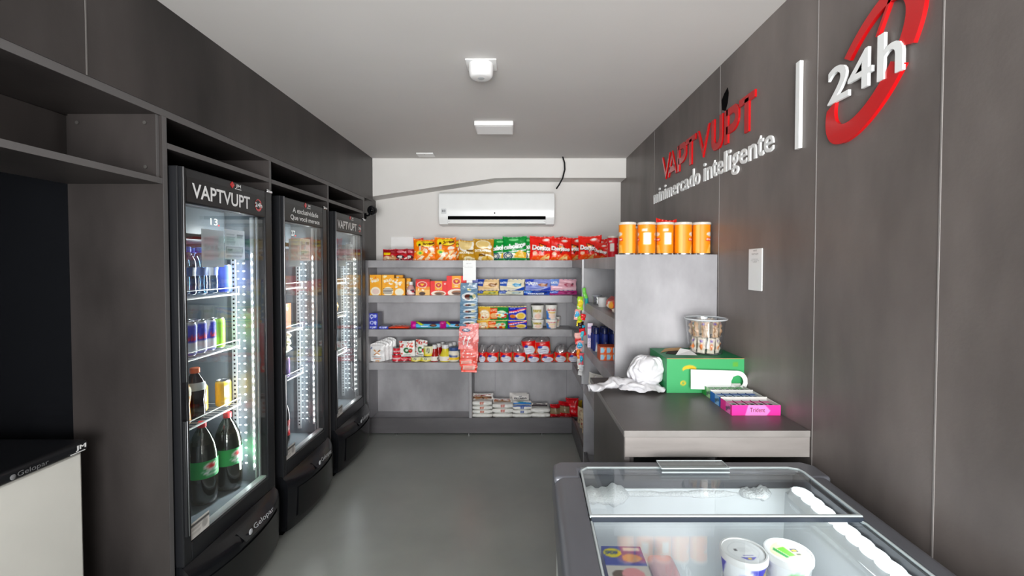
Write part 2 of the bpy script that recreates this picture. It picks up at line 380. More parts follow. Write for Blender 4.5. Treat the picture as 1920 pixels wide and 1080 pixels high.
# ================================================================== fridges
def fridge(Y0, Y1, G0, G1, label, head, disp):
    t = thing('display_fridge', label, 'fridge', (0, 0, 0), 0, 'row of three glass-door display fridges')
    XF = -1.20; zt, zb = 1.752, .31; gt, gb = 1.626, .378; xb = -1.86
    liner = M('fridge_liner', '7b848b', .2, noise=.03); linerb = M('fridge_back_liner', '6a737a', .35)
    c = MB()
    c.box(xb, XF-.05, Y0+.005, Y0+.03, .05, zt-.01, BPLAST); c.box(xb, XF-.05, Y1-.03, Y1-.005, .05, zt-.01, BPLAST)
    c.box(xb, XF-.05, Y0+.03, Y1-.03, zt-.04, zt-.01, BPLAST); c.box(xb, xb+.02, Y0+.03, Y1-.03, .05, zt-.04, BPLAST)
    c.build('cabinet', t, smooth=False)
    l = MB(); i0, i1 = Y0+.03, Y1-.03
    l.box(xb+.02, XF-.05, i0, i0+.006, .345, 1.70, liner); l.box(xb+.02, XF-.05, i1-.006, i1, .345, 1.70, liner)
    l.box(xb+.02, xb+.03, i0, i1, .345, 1.70, linerb); l.box(xb+.02, XF-.05, i0, i1, .335, .350, liner); l.box(xb+.02, XF-.05, i0, i1, 1.66, 1.70, liner)
    l.build('liner', t, smooth=False)
    # evaporator housing and slot under the roof
    MB().box(xb+.03, -1.40, i0+.01, i1-.01, 1.50, 1.655, linerb).build('fan_housing', t, bevel=.01)
    MB().box(-1.401, -1.398, i0+.05, i1-.05, 1.512, 1.535, BLACK).build('air_slot', t)
    # door
    d = MB()
    d.box(XF-.045, XF, Y0, G0, zb, zt, BFRAME); d.box(XF-.045, XF, G1, Y1, zb, zt, BFRAME)
    d.box(XF-.045, XF, G0, G1, zb, gb, BFRAME); d.box(XF-.045, XF, G0, G1, gt, zt, BFRAME)
    d.box(XF-.045, XF-.008, G0, G1, gt-.001, 1.72, M('header_film', '151517', .35))
    door = d.build('door', t, bevel=.004)
    # inner light grey gasket edges
    g = MB(); al = M('gasket_rail', 'c6cbcf', .3)
    for x in (XF-.035, XF-.052): g.box(x-.006, x, G1-.012, G1-.001, gb, gt, al); g.box(x-.006, x, G0+.001, G0+.004, gb, gt, al)
    g.box(XF-.04, XF-.012, G0, G1, gb, gb+.010, al)
    g.build('gasket', door)
    for xg in (XF-.008, XF-.026): MB().box(xg-.001, xg+.001, G0, G1, gb, gt, GLASS).build('glass_pane', door, smooth=False)
    hb = MB().box(XF-.008, XF+.001, G0+.004, G1-.004, gt+.004, 1.722, M('header_film', '151517', .35)).build('header_panel', door, bevel=.001)
    hm = MB(); L = G1-G0; uy = (0, 1, 0); uz = (0, 0, 1); hx = XF+.0014
    if head == 'name':
        text_mesh(hm, 'VAPTVUPT', (hx, G0+.055*L, gt+.022), uy, uz, .70*L, .055, WHITE, .001, .018)
        hm.build('header_lettering', hb)
        r = MB(); ring(r, hx, G0+.885*L, gt+.050, .052*L, .028, .0006)
        r.build('round_logo', hb)
        r2 = MB(); text_mesh(r2, '24h', (hx+.001, G0+.83*L, gt+.041), uy, uz, .11*L, .02, WHITE, .0008, .03); r2.build('logo_text', hb)
    else:
        text_mesh(hm, 'A exclusividade', (hx, G0+.19*L, gt+.055), uy, uz, .66*L, .028, WHITE, .001, .02)
        text_mesh(hm, 'Que você merece', (hx, G0+.14*L, gt+.012), uy, uz, .75*L, .031, WHITE, .001, .02)
        hm.build('header_lettering', hb)
    lm = MB(); yc = G0+.55*L
    lm.prism([(yc-.03, 1.737), (yc-.016, 1.723), (yc-.002, 1.737), (yc-.016, 1.751)], 'x', XF, XF+.002, RED)
    text_mesh(lm, 'JM', (XF+.001, yc+.006, 1.728), uy, uz, .035, .016, WHITE, .001, .03); lm.box(XF, XF+.0015, yc+.004, yc+.045, 1.723, 1.7255, WHITE)
    lm.build('maker_emblem', door)
    # handle: long dark grip with a bright edge, broken at mid height
    h = MB()
    for z0, z1 in ((.98, zt-.002), (.42, .84)):
        h.box(XF, XF+.012, Y0+.004, Y0+.022, z0, z1, BFRAME); h.tube([(XF+.012, Y0+.012, z0), (XF+.012, Y0+.012, z1)], .0028, STEEL, 6)
    h.tube([(XF+.012, Y0+.013, .98), (XF+.004, Y0+.022, .93), (XF+.004, Y0+.022, .88), (XF+.012, Y0+.013, .84)], .003, BFRAME, 6)
    h.build('handle', door, bevel=.002)
    q = MB(); q.box(XF, XF+.008, Y1-.05, Y1-.005, zt-.006, zt+.006, CHROME); q.lathe([(.008, 0), (.008, .012)], CHROME, n=12, cx=XF-.006, cy=Y1-.025, z0=zt)
    q.build('hinge', t, bevel=.002)
    # base with bowed kick panel and plaque
    n = 24
    prof = [(.0, .312), (.35, .300), (.8, .285), (1., .262), (1., .20), (.93, .12), (.85, .05), (.7, .03)]
    bow = lambda s: .030+.055*max(0, math.sin(PI*min(1, max(0, s))))**.7
    bs = MB(); Lb = Y1-Y0
    bs.grid(lambda s, k: (XF-.01+prof[min(7, round(k*7))][0]*bow(s), Y0+s*Lb, prof[min(7, round(k*7))][1]), n, 7, BPLAST)
    for yy in (Y0, Y1):
        s_ = 0 if yy == Y0 else 1
        bs.add([(XF-.12, yy, .03), (XF-.12, yy, .312)]+[(XF-.01+p_[0]*bow(s_), yy, p_[1]) for p_ in prof], [tuple(range(10))], BPLAST)
    bs.add([(XF-.12, Y0, .312), (XF-.12, Y1, .312), (XF-.01, Y1, .312), (XF-.01, Y0, .312)], [(0, 1, 2, 3)], BPLAST)
    bs.box(XF-.12, XF-.02, Y0+.02, Y1-.02, .0, .04, BLACK)
    base = bs.build('base', t)
    gr = MB(); gz0, gz1 = .075, .235
    gr.grid(lambda s, k: (XF-.004+bow(.1+.8*s)*(.90+.1*k), Y0+(.1+.8*s)*Lb, gz0+k*(gz1-gz0)), n, 3, M('kick_insert', '0c0d0f', .2))
    gr.build('kick_insert', base)
    pl = MB(); pl.grid(lambda s, k: (XF+.003+bow(.4+.4*s)*(.97-.5*k), Y0+(.38+.42*s)*Lb, .262+k*.035), 10, 2, M('plaque_black', '1d1e22', .2)); pq = pl.build('plaque', base)
    tm = MB(); sx = Vector((.0, 1, 0)); sz = Vector((-.45, 0, .89)).normalized()
    text_mesh(tm, 'Gelopar', (XF+.079, Y0+.50*Lb, .266), sx, sz, .25*Lb, .026, M('silver_letter', 'b5b8bb', .3), .001, .01)
    tm.ball((XF+.076, Y0+.455*Lb, .278), .013, M('silver_letter'), sc=(.3, 1, 1)); tm.build('plaque_lettering', pq)
    # energy papers and sticker on the glass
    pa = MB(); paper = Cv(26, 24, 'f6f8f8').lines(.1, .5, .55, .9, 5, 'b4b9b9').lines(.1, .08, .9, .18, 2, '9da2a2').rect(.08, .24, .92, .44, '8a8f90').rect(.1, .26, .9, .42, 'd5d8d6').text('220V', .15, .3, .4, .38, '666666').lines(.62, .76, .95, .9, 2, '555b5c')
    y0 = G0+.50*L; pa.grid(lambda s, k: (XF-.029, y0+s*.27*L, 1.424+k*.128), 26, 24, PAPER, paper)
    pa.grid(lambda s, k: (XF-.0295, y0-.27*L+s*.262*L, 1.392+k*.150), 20, 20, PAPER, Cv(20, 20, 'f0f4f4').rect(.1, .1, .9, .85, 'e8eeee').lines(.14, .3, .86, .8, 8, 'b6bebe'))
    pa.build('energy_paper', door, smooth=False)
    st = MB(); st.grid(lambda s, k: (XF-.0062, G0+.004+s*.10, gb+.004+k*(.062)), 16, 12, PRINT, Cv(16, 12, 'd8d6d2').rect(0, .78, 1, .92, '3c3c3c').lines(.08, .1, .6, .7, 5, 'a8a6a2').ell(.78, .5, .16, .26, 'a9a7a4'))
    st.build('sticker', door, smooth=False)
    # temperature display
    if disp:
        dm = MB(); text_mesh(dm, disp, (XF-.060, G0+.42*L, 1.565), uy, uz, .085*L, .028, SEG, .001, 0)
        dm.ball((XF-.059, G0+.52*L, 1.566), .003, M('red_indicator', 'ff2020', .5, emit=(1, .1, .1), es=2), 8); dm.build('temperature_display', t)
    # led strip at the far front corner
    yl = i1-.022; xl = XF-.062
    ls = MB(); ls.box(xl-.010, xl+.004, yl-.012, yl+.012, .415, gt, M('led_rail', 'e8ebed', .35)); ls.box(xl+.001, xl+.0075, yl-.0145, yl-.004, .43, 1.455, LEDG); strip = ls.build('led_strip', t, bevel=.002)  # includes a faint glowing strip added for the halo between the dots
    ld = MB()
    for k in range(28):
        z = .44+k*(1.445-.44)/27
        ld.ball((xl+.003, yl-.010, z), .010, LEDM, 10, (.7, .7, 1.15))
    ld.build('led_dots', strip)
    sd = MB()  # glowing dots added in place of the strip's reflections in the double glazing
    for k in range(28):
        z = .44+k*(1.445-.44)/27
        for xx, rr in ((-1.318, .0075), (-1.345, .0055)): sd.ball((xx, i1-.008, z), rr, LEDG, 8, (1, .5, .62))
    sd.build('led_reflection_dots', t)
    la = area('fridge_lamp', (xl-.02, yl-.02, 1.0), (0, 0, 0), .02, 1.15, 5.5, (.93, .97, 1), PI)
    dv = Vector((-1, -.8, 0)).normalized(); la.rotation_euler = dv.to_track_quat('-Z', 'Y').to_euler(); la.parent = strip
    # perforated upright on the far wall and the near wall
    up = MB()
    for yy in (i1-.012, i0+.008):
        up.box(-1.375, -1.353, yy-.002, yy+.004, .38, 1.50, STEEL_P)
        if yy > Y0+.2:
            for k in range(52): up.box(-1.368, -1.360, yy-.0026, yy-.001, .40+k*.0208, .4085+k*.0208, BLACK)
    up.build('shelf_upright', t)
    for z in SHELVES:
        s = MB(); a, c_ = i0+.012, i1-.02
        s.tube([(-1.335, a, z-.008), (-1.335, c_, z-.008)], .0042, WIRE, 6); s.tube([(-1.333, a, z+.024), (-1.333, c_, z+.024)], .0024, WIRE, 6)
        s.tube([(-1.74, a, z-.008), (-1.74, c_, z-.008)], .004, WIRE, 6)
        for k in range(16):
            yy = a+.01+(c_-a-.02)*k/15; s.tube([(-1.333, yy, z-.004), (-1.745, yy, z-.004)], .0019, WIRE, 5)
        for yy in (a+.003, c_-.003): s.tube([(-1.335, yy, z-.008), (-1.333, yy, z+.024)], .0022, WIRE, 5)
        s.build('wire_shelf', t)
    return t
STEEL_P = M('zinc_strip', 'aab0b3', .45)
WIRE = M('grey_wire', 'd0d4d6', .3)
SHELVES = (1.27, 1.02, .74)
def ring(mb, x, yc, zc, ry, rz, d=.0006):
    """two-piece red crescent ring of the round logo, in a plane of constant x"""
    for a0, a1 in ((math.radians(200), math.radians(375)), (math.radians(20), math.radians(195))):
        n = 40; O = []; I = []
        for k in range(n+1):
            a = a0+(a1-a0)*k/n
            O.append((yc+ry*math.cos(a), zc+rz*math.sin(a)))
            q = .72+.17*math.cos(a-math.radians(150))
            I.append((yc+ry*q*math.cos(a), zc+rz*q*math.sin(a)))
        for k in range(n):
            mb.add([(x+d, *O[k]), (x+d, *O[k+1]), (x+d, *I[k+1]), (x+d, *I[k])], [(0, 1, 2, 3)], RED)
FR = [fridge(1.610, 2.224, 1.651, 2.168, 'nearest glass-door drinks fridge, holding water bottles and two big green-labelled soda bottles', 'name', '13'),
      fridge(2.306, 2.862, 2.338, 2.805, 'middle glass-door drinks fridge with two-line white slogan on its header', 'slogan', '27'),
      fridge(2.965, 3.575, 3.002, 3.510, 'farthest glass-door drinks fridge, next to the stocked back shelves', 'name', '')]

# ================================================================== white chest freezer on the left
t = thing('chest_freezer', 'white chest freezer with black lid standing in the dark left niche', 'freezer')
MB().box(-1.90, -1.42, .55, 1.469, .03, .795, M('freezer_white', 'deddd6', .4)).build('body', t, bevel=.008)
ld = MB().box(-1.90, -1.405, .53, 1.478, .795, .832, M('freezer_lid_black', '1a1b1e', .28)).build('lid', t, bevel=.012, seg=4)
x = MB(); text_mesh(x, 'Gelopar', (-1.404, 1.262, .802), (0, 1, 0), (0, 0, 1), .085, .018, M('grey_letter', '77787a', .4), .001, .0); x.ball((-1.4045, 1.252, .81), .008, M('grey_letter'), 10, (.3, 1, 1)); x.build('lettering', ld)
x = MB(); text_mesh(x, 'JM', (-1.404, 1.430, .806), (0, 1, 0), (0, 0, 1), .035, .018, WHITE, .001, .04); x.box(-1.405, -1.4035, 1.415, 1.462, .801, .8035, WHITE); x.build('maker_emblem', ld)
MB().box(-1.88, -1.44, .57, 1.45, 0, .03, BLACK).build('plinth', t)

# ================================================================== shelving units at the back and the right
YS = 3.72; SZ = (1.439, 1.151, .872, .598); XS = .446
SD = M('shelf_laminate', 'a1a0a4', .4, noise=.30, nscale=(2.8, 2.8, 1.6), bump=.02, bscale=120)
t = thing('shelving_unit', 'wide grey laminate shelving unit stocked with snacks against the back wall', 'shelving')
def part(name, x0, x1, y0, y1, z0, z1, m=SD, parent=None): return MB().box(x0, x1, y0, y1, z0, z1, m).build(name, parent, bevel=.0012, seg=1, smooth=False)
for i, z in enumerate(SZ): part('shelf', -1.226, XS-.001 if i else XS-.001, YS, 4.04 if i == 0 else 3.962, z-.059, z, SD, t)
part('shelf', -1.226, XS-.001, YS+.012, 3.962, .085, .118, SD, t)
part('plinth', -1.226, XS-.001, YS, YS+.015, .013, .140, PLIN, t)
part('side_panel', -1.248, -1.226, YS-.003, 4.04, .013, 1.439, SD, t)
part('divider', -.402, -.380, YS+.003, 3.962, .118, .539, SD, t)
bp = MB().box(-1.226, XR-.002, 3.962, 3.975, .02, 1.38, SD)
for u in (928, 1063): bp.box(XZ(u, 500, 3.962)[0]-.001, XZ(u, 500, 3.962)[0]+.001, 3.9615, 3.97, .02, 1.38, M('joint_line_grey', '77767a', .6))
bp.build('back_panel', t, smooth=False)
for u in (743, 879, 1016): put(MB().lathe([(.010, 0), (.010, .004), (.004, .006), (.004, .016)], CHROME, n=12).build('levelling_foot', t), XZ(u, 820, YS)[0], YS+.010, 0)
t = thing('shelving_unit', 'side shelving unit along the right wall with an orange row of tall cans on top', 'shelving')
for i, z in enumerate(SZ): part('shelf', XS, XR-.002, 2.100, YS if i else 4.04, z-.059, z, SD, t)
part('shelf', XS+.015, XR-.002, 2.100, YS, .085, .118, SD, t)
part('plinth', XS, XS+.015, 2.100, YS, .013, .140, PLIN, t)
part('end_panel', XS, XR-.002, 2.078, 2.100, .0, 1.449, SD, t)
part('divider', XS-.003, XR-.002, 3.045, 3.063, .0, 1.38, SD, t)
part('edge_strip', XS-.017, XS-.003, 3.044, 3.062, .60, 1.437, M('white_edge_strip', 'c9c9cc', .35), t)

# ================================================================== counter
t = thing('counter', 'dark laminate checkout counter against the right wall, green box and gum trays on it', 'counter')
zc = .884
part('worktop', .332, XR-.002, 1.406, 2.076, zc-.02, zc, LAMT, t)
part('front_apron', .334, XR-.002, 1.4065, 1.425, .80, zc-.02, LAMG, t)
part('front_edge', .332, XR-.002, 1.4045, 1.406, zc-.02, zc, M('counter_edge', '8c8885', .4, noise=.1), t)
part('side_edge', .3305, .332, 1.406, 2.076, zc-.02, zc, M('counter_side_edge', '84817f', .4), t)
part('side_panel', .350, .368, 1.43, 2.076, 0, zc-.02, LAMT, t)
part('front_leg', .332, .350, 1.408, 1.43, 0, zc-.02, LAMT, t)

# ================================================================== grey glass-lid freezer in the foreground
t = thing('ice_cream_freezer', 'grey chest freezer with sliding glass lids in the right foreground', 'freezer')
Y1f, Y0f = 1.376, .35
def lx(x1, x0): return lambda Y: x1+(Y-Y1f)*(x1-x0)/.498
OL, OR = lx(.106, .0865), lx(.8915, .870); GL, GR = lx(.1855, .1655), lx(.824, .8075)
FG = M('freezer_grey', '686a71', .3, metal=.15, noise=.04); FD = M('freezer_grey_dark', '53565c', .35)
FW = M('freezer_inside', 'e3e7ea', .35, noise=.02)
bd = MB()
def sweep(mb, sec, m, ya, yb):
    """section given as (t, z): t is an x-function of Y"""
    n = len(sec); mb.add([(p[0](ya), ya, p[1]) for p in sec]+[(p[0](yb), yb, p[1]) for p in sec],
        [tuple(range(n))[::-1], tuple(range(n, 2*n))]+[(i, (i+1) % n, n+(i+1) % n, n+i) for i in range(n)], m)
o_ = lambda f, d: (lambda Y: f(Y)+d)
sweep(bd, [(o_(OL, .012), .03), (o_(OL, .012), .70), (o_(OL, .05), .70), (o_(OL, .05), .03)], M('freezer_body_white', 'd5d8d8', .4), Y0f, Y1f-.01)
sweep(bd, [(o_(OR, -.012), .03), (o_(OR, -.012), .70), (o_(OR, -.05), .70), (o_(OR, -.05), .03)], M('freezer_body_white'), Y0f, Y1f-.01)
bd.box(OL(Y1f)+.012, OR(Y1f)-.012, Y1f-.03, Y1f-.008, .03, .70, M('freezer_body_white')); bd.box(.10, .86, Y0f, Y1f-.02, .0, .06, BLACK)
bd.box(.10, .85, Y0f, Y0f+.02, .03, .70, M('freezer_body_white')); bd.build('body', t)
arc = [(math.sin(k*PI/12), 1-math.cos(k*PI/12)) for k in range(7)]
ra = MB(); R_ = .032
secL = [(o_(OL, 0), .69), (o_(OL, 0), .80-R_)]+[(o_(OL, R_*(1-math.cos(k*PI/12))), .80-R_+R_*math.sin(k*PI/12)) for k in range(1, 7)]+[(o_(GL, -.004), .80), (o_(GL, -.004), .74), (o_(OL, .02), .69)]
sweep(ra, secL, FG, Y0f, 1.268); ra.build('side_rail', t)
ra = MB(); secR = [(o_(OR, 0), .69), (o_(OR, 0), .80-R_)]+[(o_(OR, -R_*(1-math.cos(k*PI/12))), .80-R_+R_*math.sin(k*PI/12)) for k in range(1, 7)]+[(o_(GR, .004), .80), (o_(GR, .004), .74), (o_(OR, -.02), .69)]
sweep(ra, secR, FG, Y0f, 1.268); ra.build('side_rail', t)
ec = MB().prism([(OL(1.27), 1.2705), (GL(1.27)-.004, 1.2705), (GL(1.325)-.004, 1.325), (GR(1.325)+.004, 1.325), (GR(1.27)+.004, 1.2705), (OR(1.27), 1.2705), (OR(Y1f), Y1f-.03), (OR(Y1f)-.03, Y1f), (OL(Y1f)+.02, Y1f), (OL(Y1f), Y1f-.02)], 'z', .778, .801, FG)
ec.box(OL(1.3)+.002, OR(1.3)-.004, Y1f-.026, Y1f-.006, .69, .785, FG)
for q0, q1 in ((OL(1.3)+.001, OL(1.3)+.02), (OR(1.3)-.02, OR(1.3)-.001)): ec.box(q0, q1, 1.2705, Y1f-.01, .69, .785, FG)
ec.build('end_cap', t, bevel=.010, seg=4)
# inner rim and tub
ri = MB(); zr = .737; yi = 1.342
ri.box(GL(yi), GR(yi), yi-.004, yi, zr, .795, FD); sweep(ri, [(o_(GR, -.006), zr), (o_(GR, -.006), .79), (o_(GR, .0), .79), (o_(GR, 0), zr)], FD, Y0f+.02, yi)
sweep(ri, [(o_(GL, .0), zr), (o_(GL, .0), .79), (o_(GL, .006), .79), (o_(GL, .006), zr)], FD, Y0f+.02, yi); ri.build('inner_rim', t, smooth=False)
tb = MB(); zf = .445; li = [(GL(yi)+.006), GR(yi)-.03]
tb.box(li[0]-.02, li[1]+.02, yi-.008, yi-.004, zf, zr, FW); tb.box(li[0]-.05, li[1]+.02, Y0f+.02, yi, zf-.01, zf, FW)
sweep(tb, [(o_(GL, .004), zf), (o_(GL, .0), zr), (o_(GL, .006), zr), (o_(GL, .010), zf)], FW, Y0f+.02, yi)
sweep(tb, [(o_(GR, -.036), zf), (o_(GR, -.03), zr-.01), (o_(GR, -.0), zr), (o_(GR, .0), zf)], FW, Y0f+.02, yi); tb.build('tub', t, smooth=False)
ll = MB(); pk = M('load_line', 'c98b86', .5); yl = yi-.0086
x0, z0 = XZ(1221, 970, yl); x1, _ = XZ(1360, 970, yl); ll.box(x0, x1, yl, yl+.001, z0-.002, z0+.002, pk)
for u in (1249, 1358):
    xx = XZ(u, 970, yl)[0]; ll.prism([(xx-.012, z0+.006), (xx+.012, z0+.006), (xx, z0-.008)], 'y', yl-.0004, yl, pk)
ll.build('load_line', t, smooth=False)
fr = MB(); frm = M('frost', 'f2f5f7', .8, bump=.6, bscale=220)
def lump(a0, a1, zc_, ry, rz):
    n = 26
    def fn(s, k):
        a = k*PI*1.0; x = a0+(a1-a0)*s; e = math.sin(PI*s)**.5
        h = rz*(.75+.25*math.sin(9*s+1)+.1*math.sin(31*s)); return (x, yi-.008-ry*math.sin(a)*e, zc_+h*math.cos(a)*e)
    fr.grid(fn, n, 8, frm)
lump(.18, .33, .722, .05, .036); lump(.29, .67, .722, .010, .014); lump(.655, .75, .727, .035, .024)
fr.grid(lambda s, k: (GL(.6+.72*s)+.004+.016*math.sin(PI*k)*(1+.4*math.sin(23*s)), .6+.72*s, .66+.075*k), 40, 6, frm)
fr.build('frost', t)
# light bar under the right rail
lb = MB(); sweep(lb, [(o_(GR, -.058), .745), (o_(GR, -.052), .772), (o_(GR, -.012), .772), (o_(GR, -.008), .745)], M('led_rail'), Y0f+.05, 1.27)
lbo = lb.build('light_bar', t)
lm = MB()
for k in range(20):
    y = 1.240-k*.044; lm.ball((GR(y)-.034, y, .772), .034, LEDS, 14, (.72, 1.0, .16))
lm.build('light_lens', lbo)
la = area('freezer_lamp', (GR(.85)-.05, .85, .74), (0, math.radians(58), 0), .03, .8, 1.35, (.94, .97, 1), PI); la.parent = lbo
# glass lids
for (ya, yb, z, nm) in ((1.062, 1.322, .803, 'sliding_lid'), (.36, 1.078, .793, 'sliding_lid')):
    g = MB(); g.add([(GL(ya), ya, z), (GR(ya), ya, z), (GR(yb), yb, z), (GL(yb), yb, z), (GL(ya), ya, z+.004), (GR(ya), ya, z+.004), (GR(yb), yb, z+.004), (GL(yb), yb, z+.004)],
        [(0, 3, 2, 1), (4, 5, 6, 7), (0, 1, 5, 4), (1, 2, 6, 5), (2, 3, 7, 6), (3, 0, 4, 7)], glassy('lid_glass', (.95, .975, .975), .03))
    gl = g.build(nm, t, smooth=False)
    e = MB(); gm = M('clear_edge_strip', 'bfc8ca', .2)
    e.tube([(GL(ya), ya, z+.002), (GL(yb)+.0, yb-.02, z+.002), (GL(yb)+.02, yb, z+.002), (GR(yb)-.03, yb, z+.002), (GR(yb)-.006, yb-.012, z+.002), (GR(yb), yb-.03, z+.002), (GR(ya), ya, z+.002)], .0032, gm, 6)
    if ya > 1: e.box(GL(ya), GR(ya), ya-.002, ya+.004, z, z+.006, gm); e.box(GL(ya), GR(ya), ya-.006, ya-.002, z-.008, z+.002, M('seal_dark', '2c3440', .4))
    else: e.box(GL(yb), GR(yb), yb-.008, yb, z, z+.005, gm)
    e.build('lid_edge', gl)
hd = MB(); cp = glassy('clear_handle', (.88, .92, .92), .10)
x0, x1 = XZ(1234, 880, 1.32)[0], XZ(1358, 880, 1.32)[0]
hd.box(x0, x1, 1.286, 1.338, .8075, .819, cp); hd.box(x0+.004, x1-.004, 1.292, 1.332, .810, .817, cp)
hd.tube([(x0, 1.286, .819), (x1, 1.286, .819), (x1, 1.338, .819), (x0, 1.338, .819), (x0, 1.286, .819)], .002, M('clear_edge_strip'), 6)
hd.tube([(x0, 1.286, .808), (x1, 1.286, .808)], .002, M('clear_edge_strip'), 6)
hd.build('lid_handle', t, bevel=.002)

# ================================================================== air conditioner
t = thing('air_conditioner', 'white split air conditioner mounted high on the back wall above the snack bags', 'air conditioner')
ax0, zt_ = XZ(822, 360, 3.86); ax1, zb_ = XZ(1040, 422, 3.86)
acw = M('ac_white', 'eef0f0', .16, coat=.3)
prof = [(YW, zt_), (3.90, zt_), (3.872, zt_-.008), (3.860, zt_-.03), (3.858, zb_+.075), (3.868, zb_+.040)]
low = [(3.875, zb_+.030), (3.885, zb_+.008), (3.91, zb_), (YW, zb_)]
bd = MB(); bd.prism(prof+low, 'x', ax0, ax1, acw); bo = bd.build('casing', t, bevel=.006, seg=3)
sx0, sx1 = XZ(840, 400, 3.86)[0], XZ(1023, 400, 3.86)[0]
MB().box(sx0, sx1, 3.852, 3.88, zb_+.044, zb_+.075, BLACK).build('air_outlet', t)
MB().prism([(3.848, zb_+.012), (3.851, zb_+.046), (3.858, zb_+.048), (3.880, zb_+.02), (3.882, zb_+.006)], 'x', sx0, sx1, acw).build('louvre', t, bevel=.002)
x = MB(); gy = M('grey_letter'); text_mesh(x, 'LG', (XZ(930, 400, 3.857)[0], 3.857, XZ(930, 402, 3.857)[1]), (1, 0, 0), (0, 0, 1), .02, .012, gy, .001, .0)
x.lathe([(.007, 0), (.007, .001)], gy, n=14); o = x.build('maker_emblem', bo)
for i, v in enumerate(o.data.vertices):
    if v.co.y < 1: v.co = (v.co.x+XZ(927.5, 399, 3.857)[0], 3.856, XZ(927, 399.5, 3.857)[1]+v.co.y)
x = MB(); sq = XZ(827, 401, 3.857); x.box(sq[0], sq[0]+.044, 3.8565, 3.858, sq[1], sq[1]+.044, M('sticker_grey', 'cfd2d4', .5)); text_mesh(x, '10', (sq[0]+.008, 3.8563, sq[1]+.014), (1, 0, 0), (0, 0, 1), .028, .02, M('sticker_ink', '44484c', .5), .001, .02); x.build('sticker', bo)
x = MB()
for uu in (842, 1021): MB().lathe([(.006, 0), (.006, .004)], M('clip_grey', 'b4b6b8', .4), n=10, cx=XZ(uu, 415, 3.85)[0], cy=3.848, z0=zb_+.03).build('louvre_pin', t)

# ================================================================== ceiling things
t = thing('motion_sensor', 'round white sensor on a square plate, nearer fitting on the ceiling', 'sensor')
px0, px1 = -.2306, -.094; py0 = 2.003
MB().box(px0, px1, py0, py0+.115, H-.006, H, WPLAST).build('mounting_plate', t, bevel=.002)
cx = (px0+px1)/2-.002; cy = py0+.052
so = MB().lathe([(.001, -.066), (.036, -.066), (.046, -.062), (.052, -.054), (.055, -.03), (.055, -.006)], WPLAST, n=40, cx=cx, cy=cy, z0=H).build('housing', t)
MB().lathe([(.001, -.0675), (.012, -.0675), (.016, -.0655)], M('sensor_lens', 'a9adb0', .3), n=20, cx=cx, cy=cy, z0=H).build('lens', t)
t = thing('ceiling_light', 'square white ceiling light panel between the round sensor and the air conditioner', 'light')
MB().box(-.273, -.028, 2.854, 3.055, H-.03, H, WPLAST).build('frame', t, bevel=.006, seg=3)
MB().box(-.262, -.039, 2.868, 3.043, H-.0315, H-.03, M('light_diffuser', 'dedede', .4, emit=(1, 1, 1), es=.12)).build('diffuser', t, bevel=.001)
x0, y0 = at_z(780, 286, H); x1, _ = at_z(812, 286, H); y1 = y0+.11
t = thing('ceiling_plate', 'small blank white plate on the ceiling near the back left corner', 'plate')
MB().box(x0, x1, y0, y1, H-.012, H, WPLAST).build('cover', t, bevel=.003); MB().ball(((x0+x1)/2, y0+.01, H-.013), .004, M('sensor_lens'), 8).build('indicator', t)
cb = MB(); P = [(1055, 296), (1058.5, 305), (1059, 318), (1055, 334), (1048, 347), (1043, 354)]
cb.tube([(XZ(u, v, 3.80)[0], 3.80, XZ(u, v, 3.80)[1] if i else H) for i, (u, v) in enumerate(P)], .0065, BPLAST, 8)
tag(cb.build('cable'), 'short black cable hanging from the ceiling above the air conditioner', 'cable')
x0, z1 = XZ(733, 444, YW-.005); x1, z0 = XZ(776, 470, YW-.005)
tag(MB().box(x0, x1, YW-.012, YW, z0-.12, z1, M('plate_white', 'efefee', .5)).build('wall_plate', bevel=.003), 'white rectangular cover plate on the back wall behind the small dark red snack packs', 'plate')
t = thing('security_camera', 'small black swivel camera on the dark end panel beside the fridges', 'camera')
mx_, mz = -1.262, XZ(694, 405, 3.78)[1]
put(MB().lathe([(.026, 0), (.026, .008), (.018, .014)], BPLAST, n=20).build('mount', t), mx_, 3.78, mz, 0, PI/2)
MB().tube([(mx_+.01, 3.78, mz), (mx_+.035, 3.77, mz+.008), (mx_+.045, 3.765, mz+.03)], .008, BPLAST, 8).build('arm', t)
MB().ball((mx_+.06, 3.765, mz+.045), .040, BPLAST, 20).build('dome', t); MB().ball((mx_+.068, 3.735, mz+.042), .018, M('lens_black', '050608', .05), 14).build('lens', t)

# ================================================================== sign on the right wall
def stroke(mb, pts, w, x, d, m, frame):
    """flat raised stroke along pts (local s,z) mitred; frame maps (s,z)->(Y,Z)"""
    L = []; R = []; n = len(pts)
    for i in range(n):
        a = Vector(pts[max(0, i-1)]); b = Vector(pts[min(n-1, i+1)]); p = Vector(pts[i])
        if 0 < i < n-1:
            d1 = (p-a).normalized(); d2 = (b-p).normalized(); n1 = Vector((-d1.y, d1.x)); n2 = Vector((-d2.y, d2.x))
            mm = (n1+n2).normalized(); k = 1/max(.35, mm.dot(n1)); off = mm*k*w/2
        else:
            dd = (b-a).normalized(); off = Vector((-dd.y, dd.x))*w/2
        L.append(frame(p+off)); R.append(frame(p-off))
    vs = [(x-d, *q) for q in L]+[(x-d, *q) for q in R]+[(x, *q) for q in L]+[(x, *q) for q in R]
    fs = []
    for i in range(n-1):
        fs += [(i, i+1, n+i+1, n+i), (i, 2*n+i, 2*n+i+1, i+1), (n+i, n+i+1, 3*n+i+1, 3*n+i)]
    fs += [(0, n, 3*n, 2*n), (n-1, 3*n-1, 4*n-1, 2*n-1)]
    mb.add(vs, fs, m)
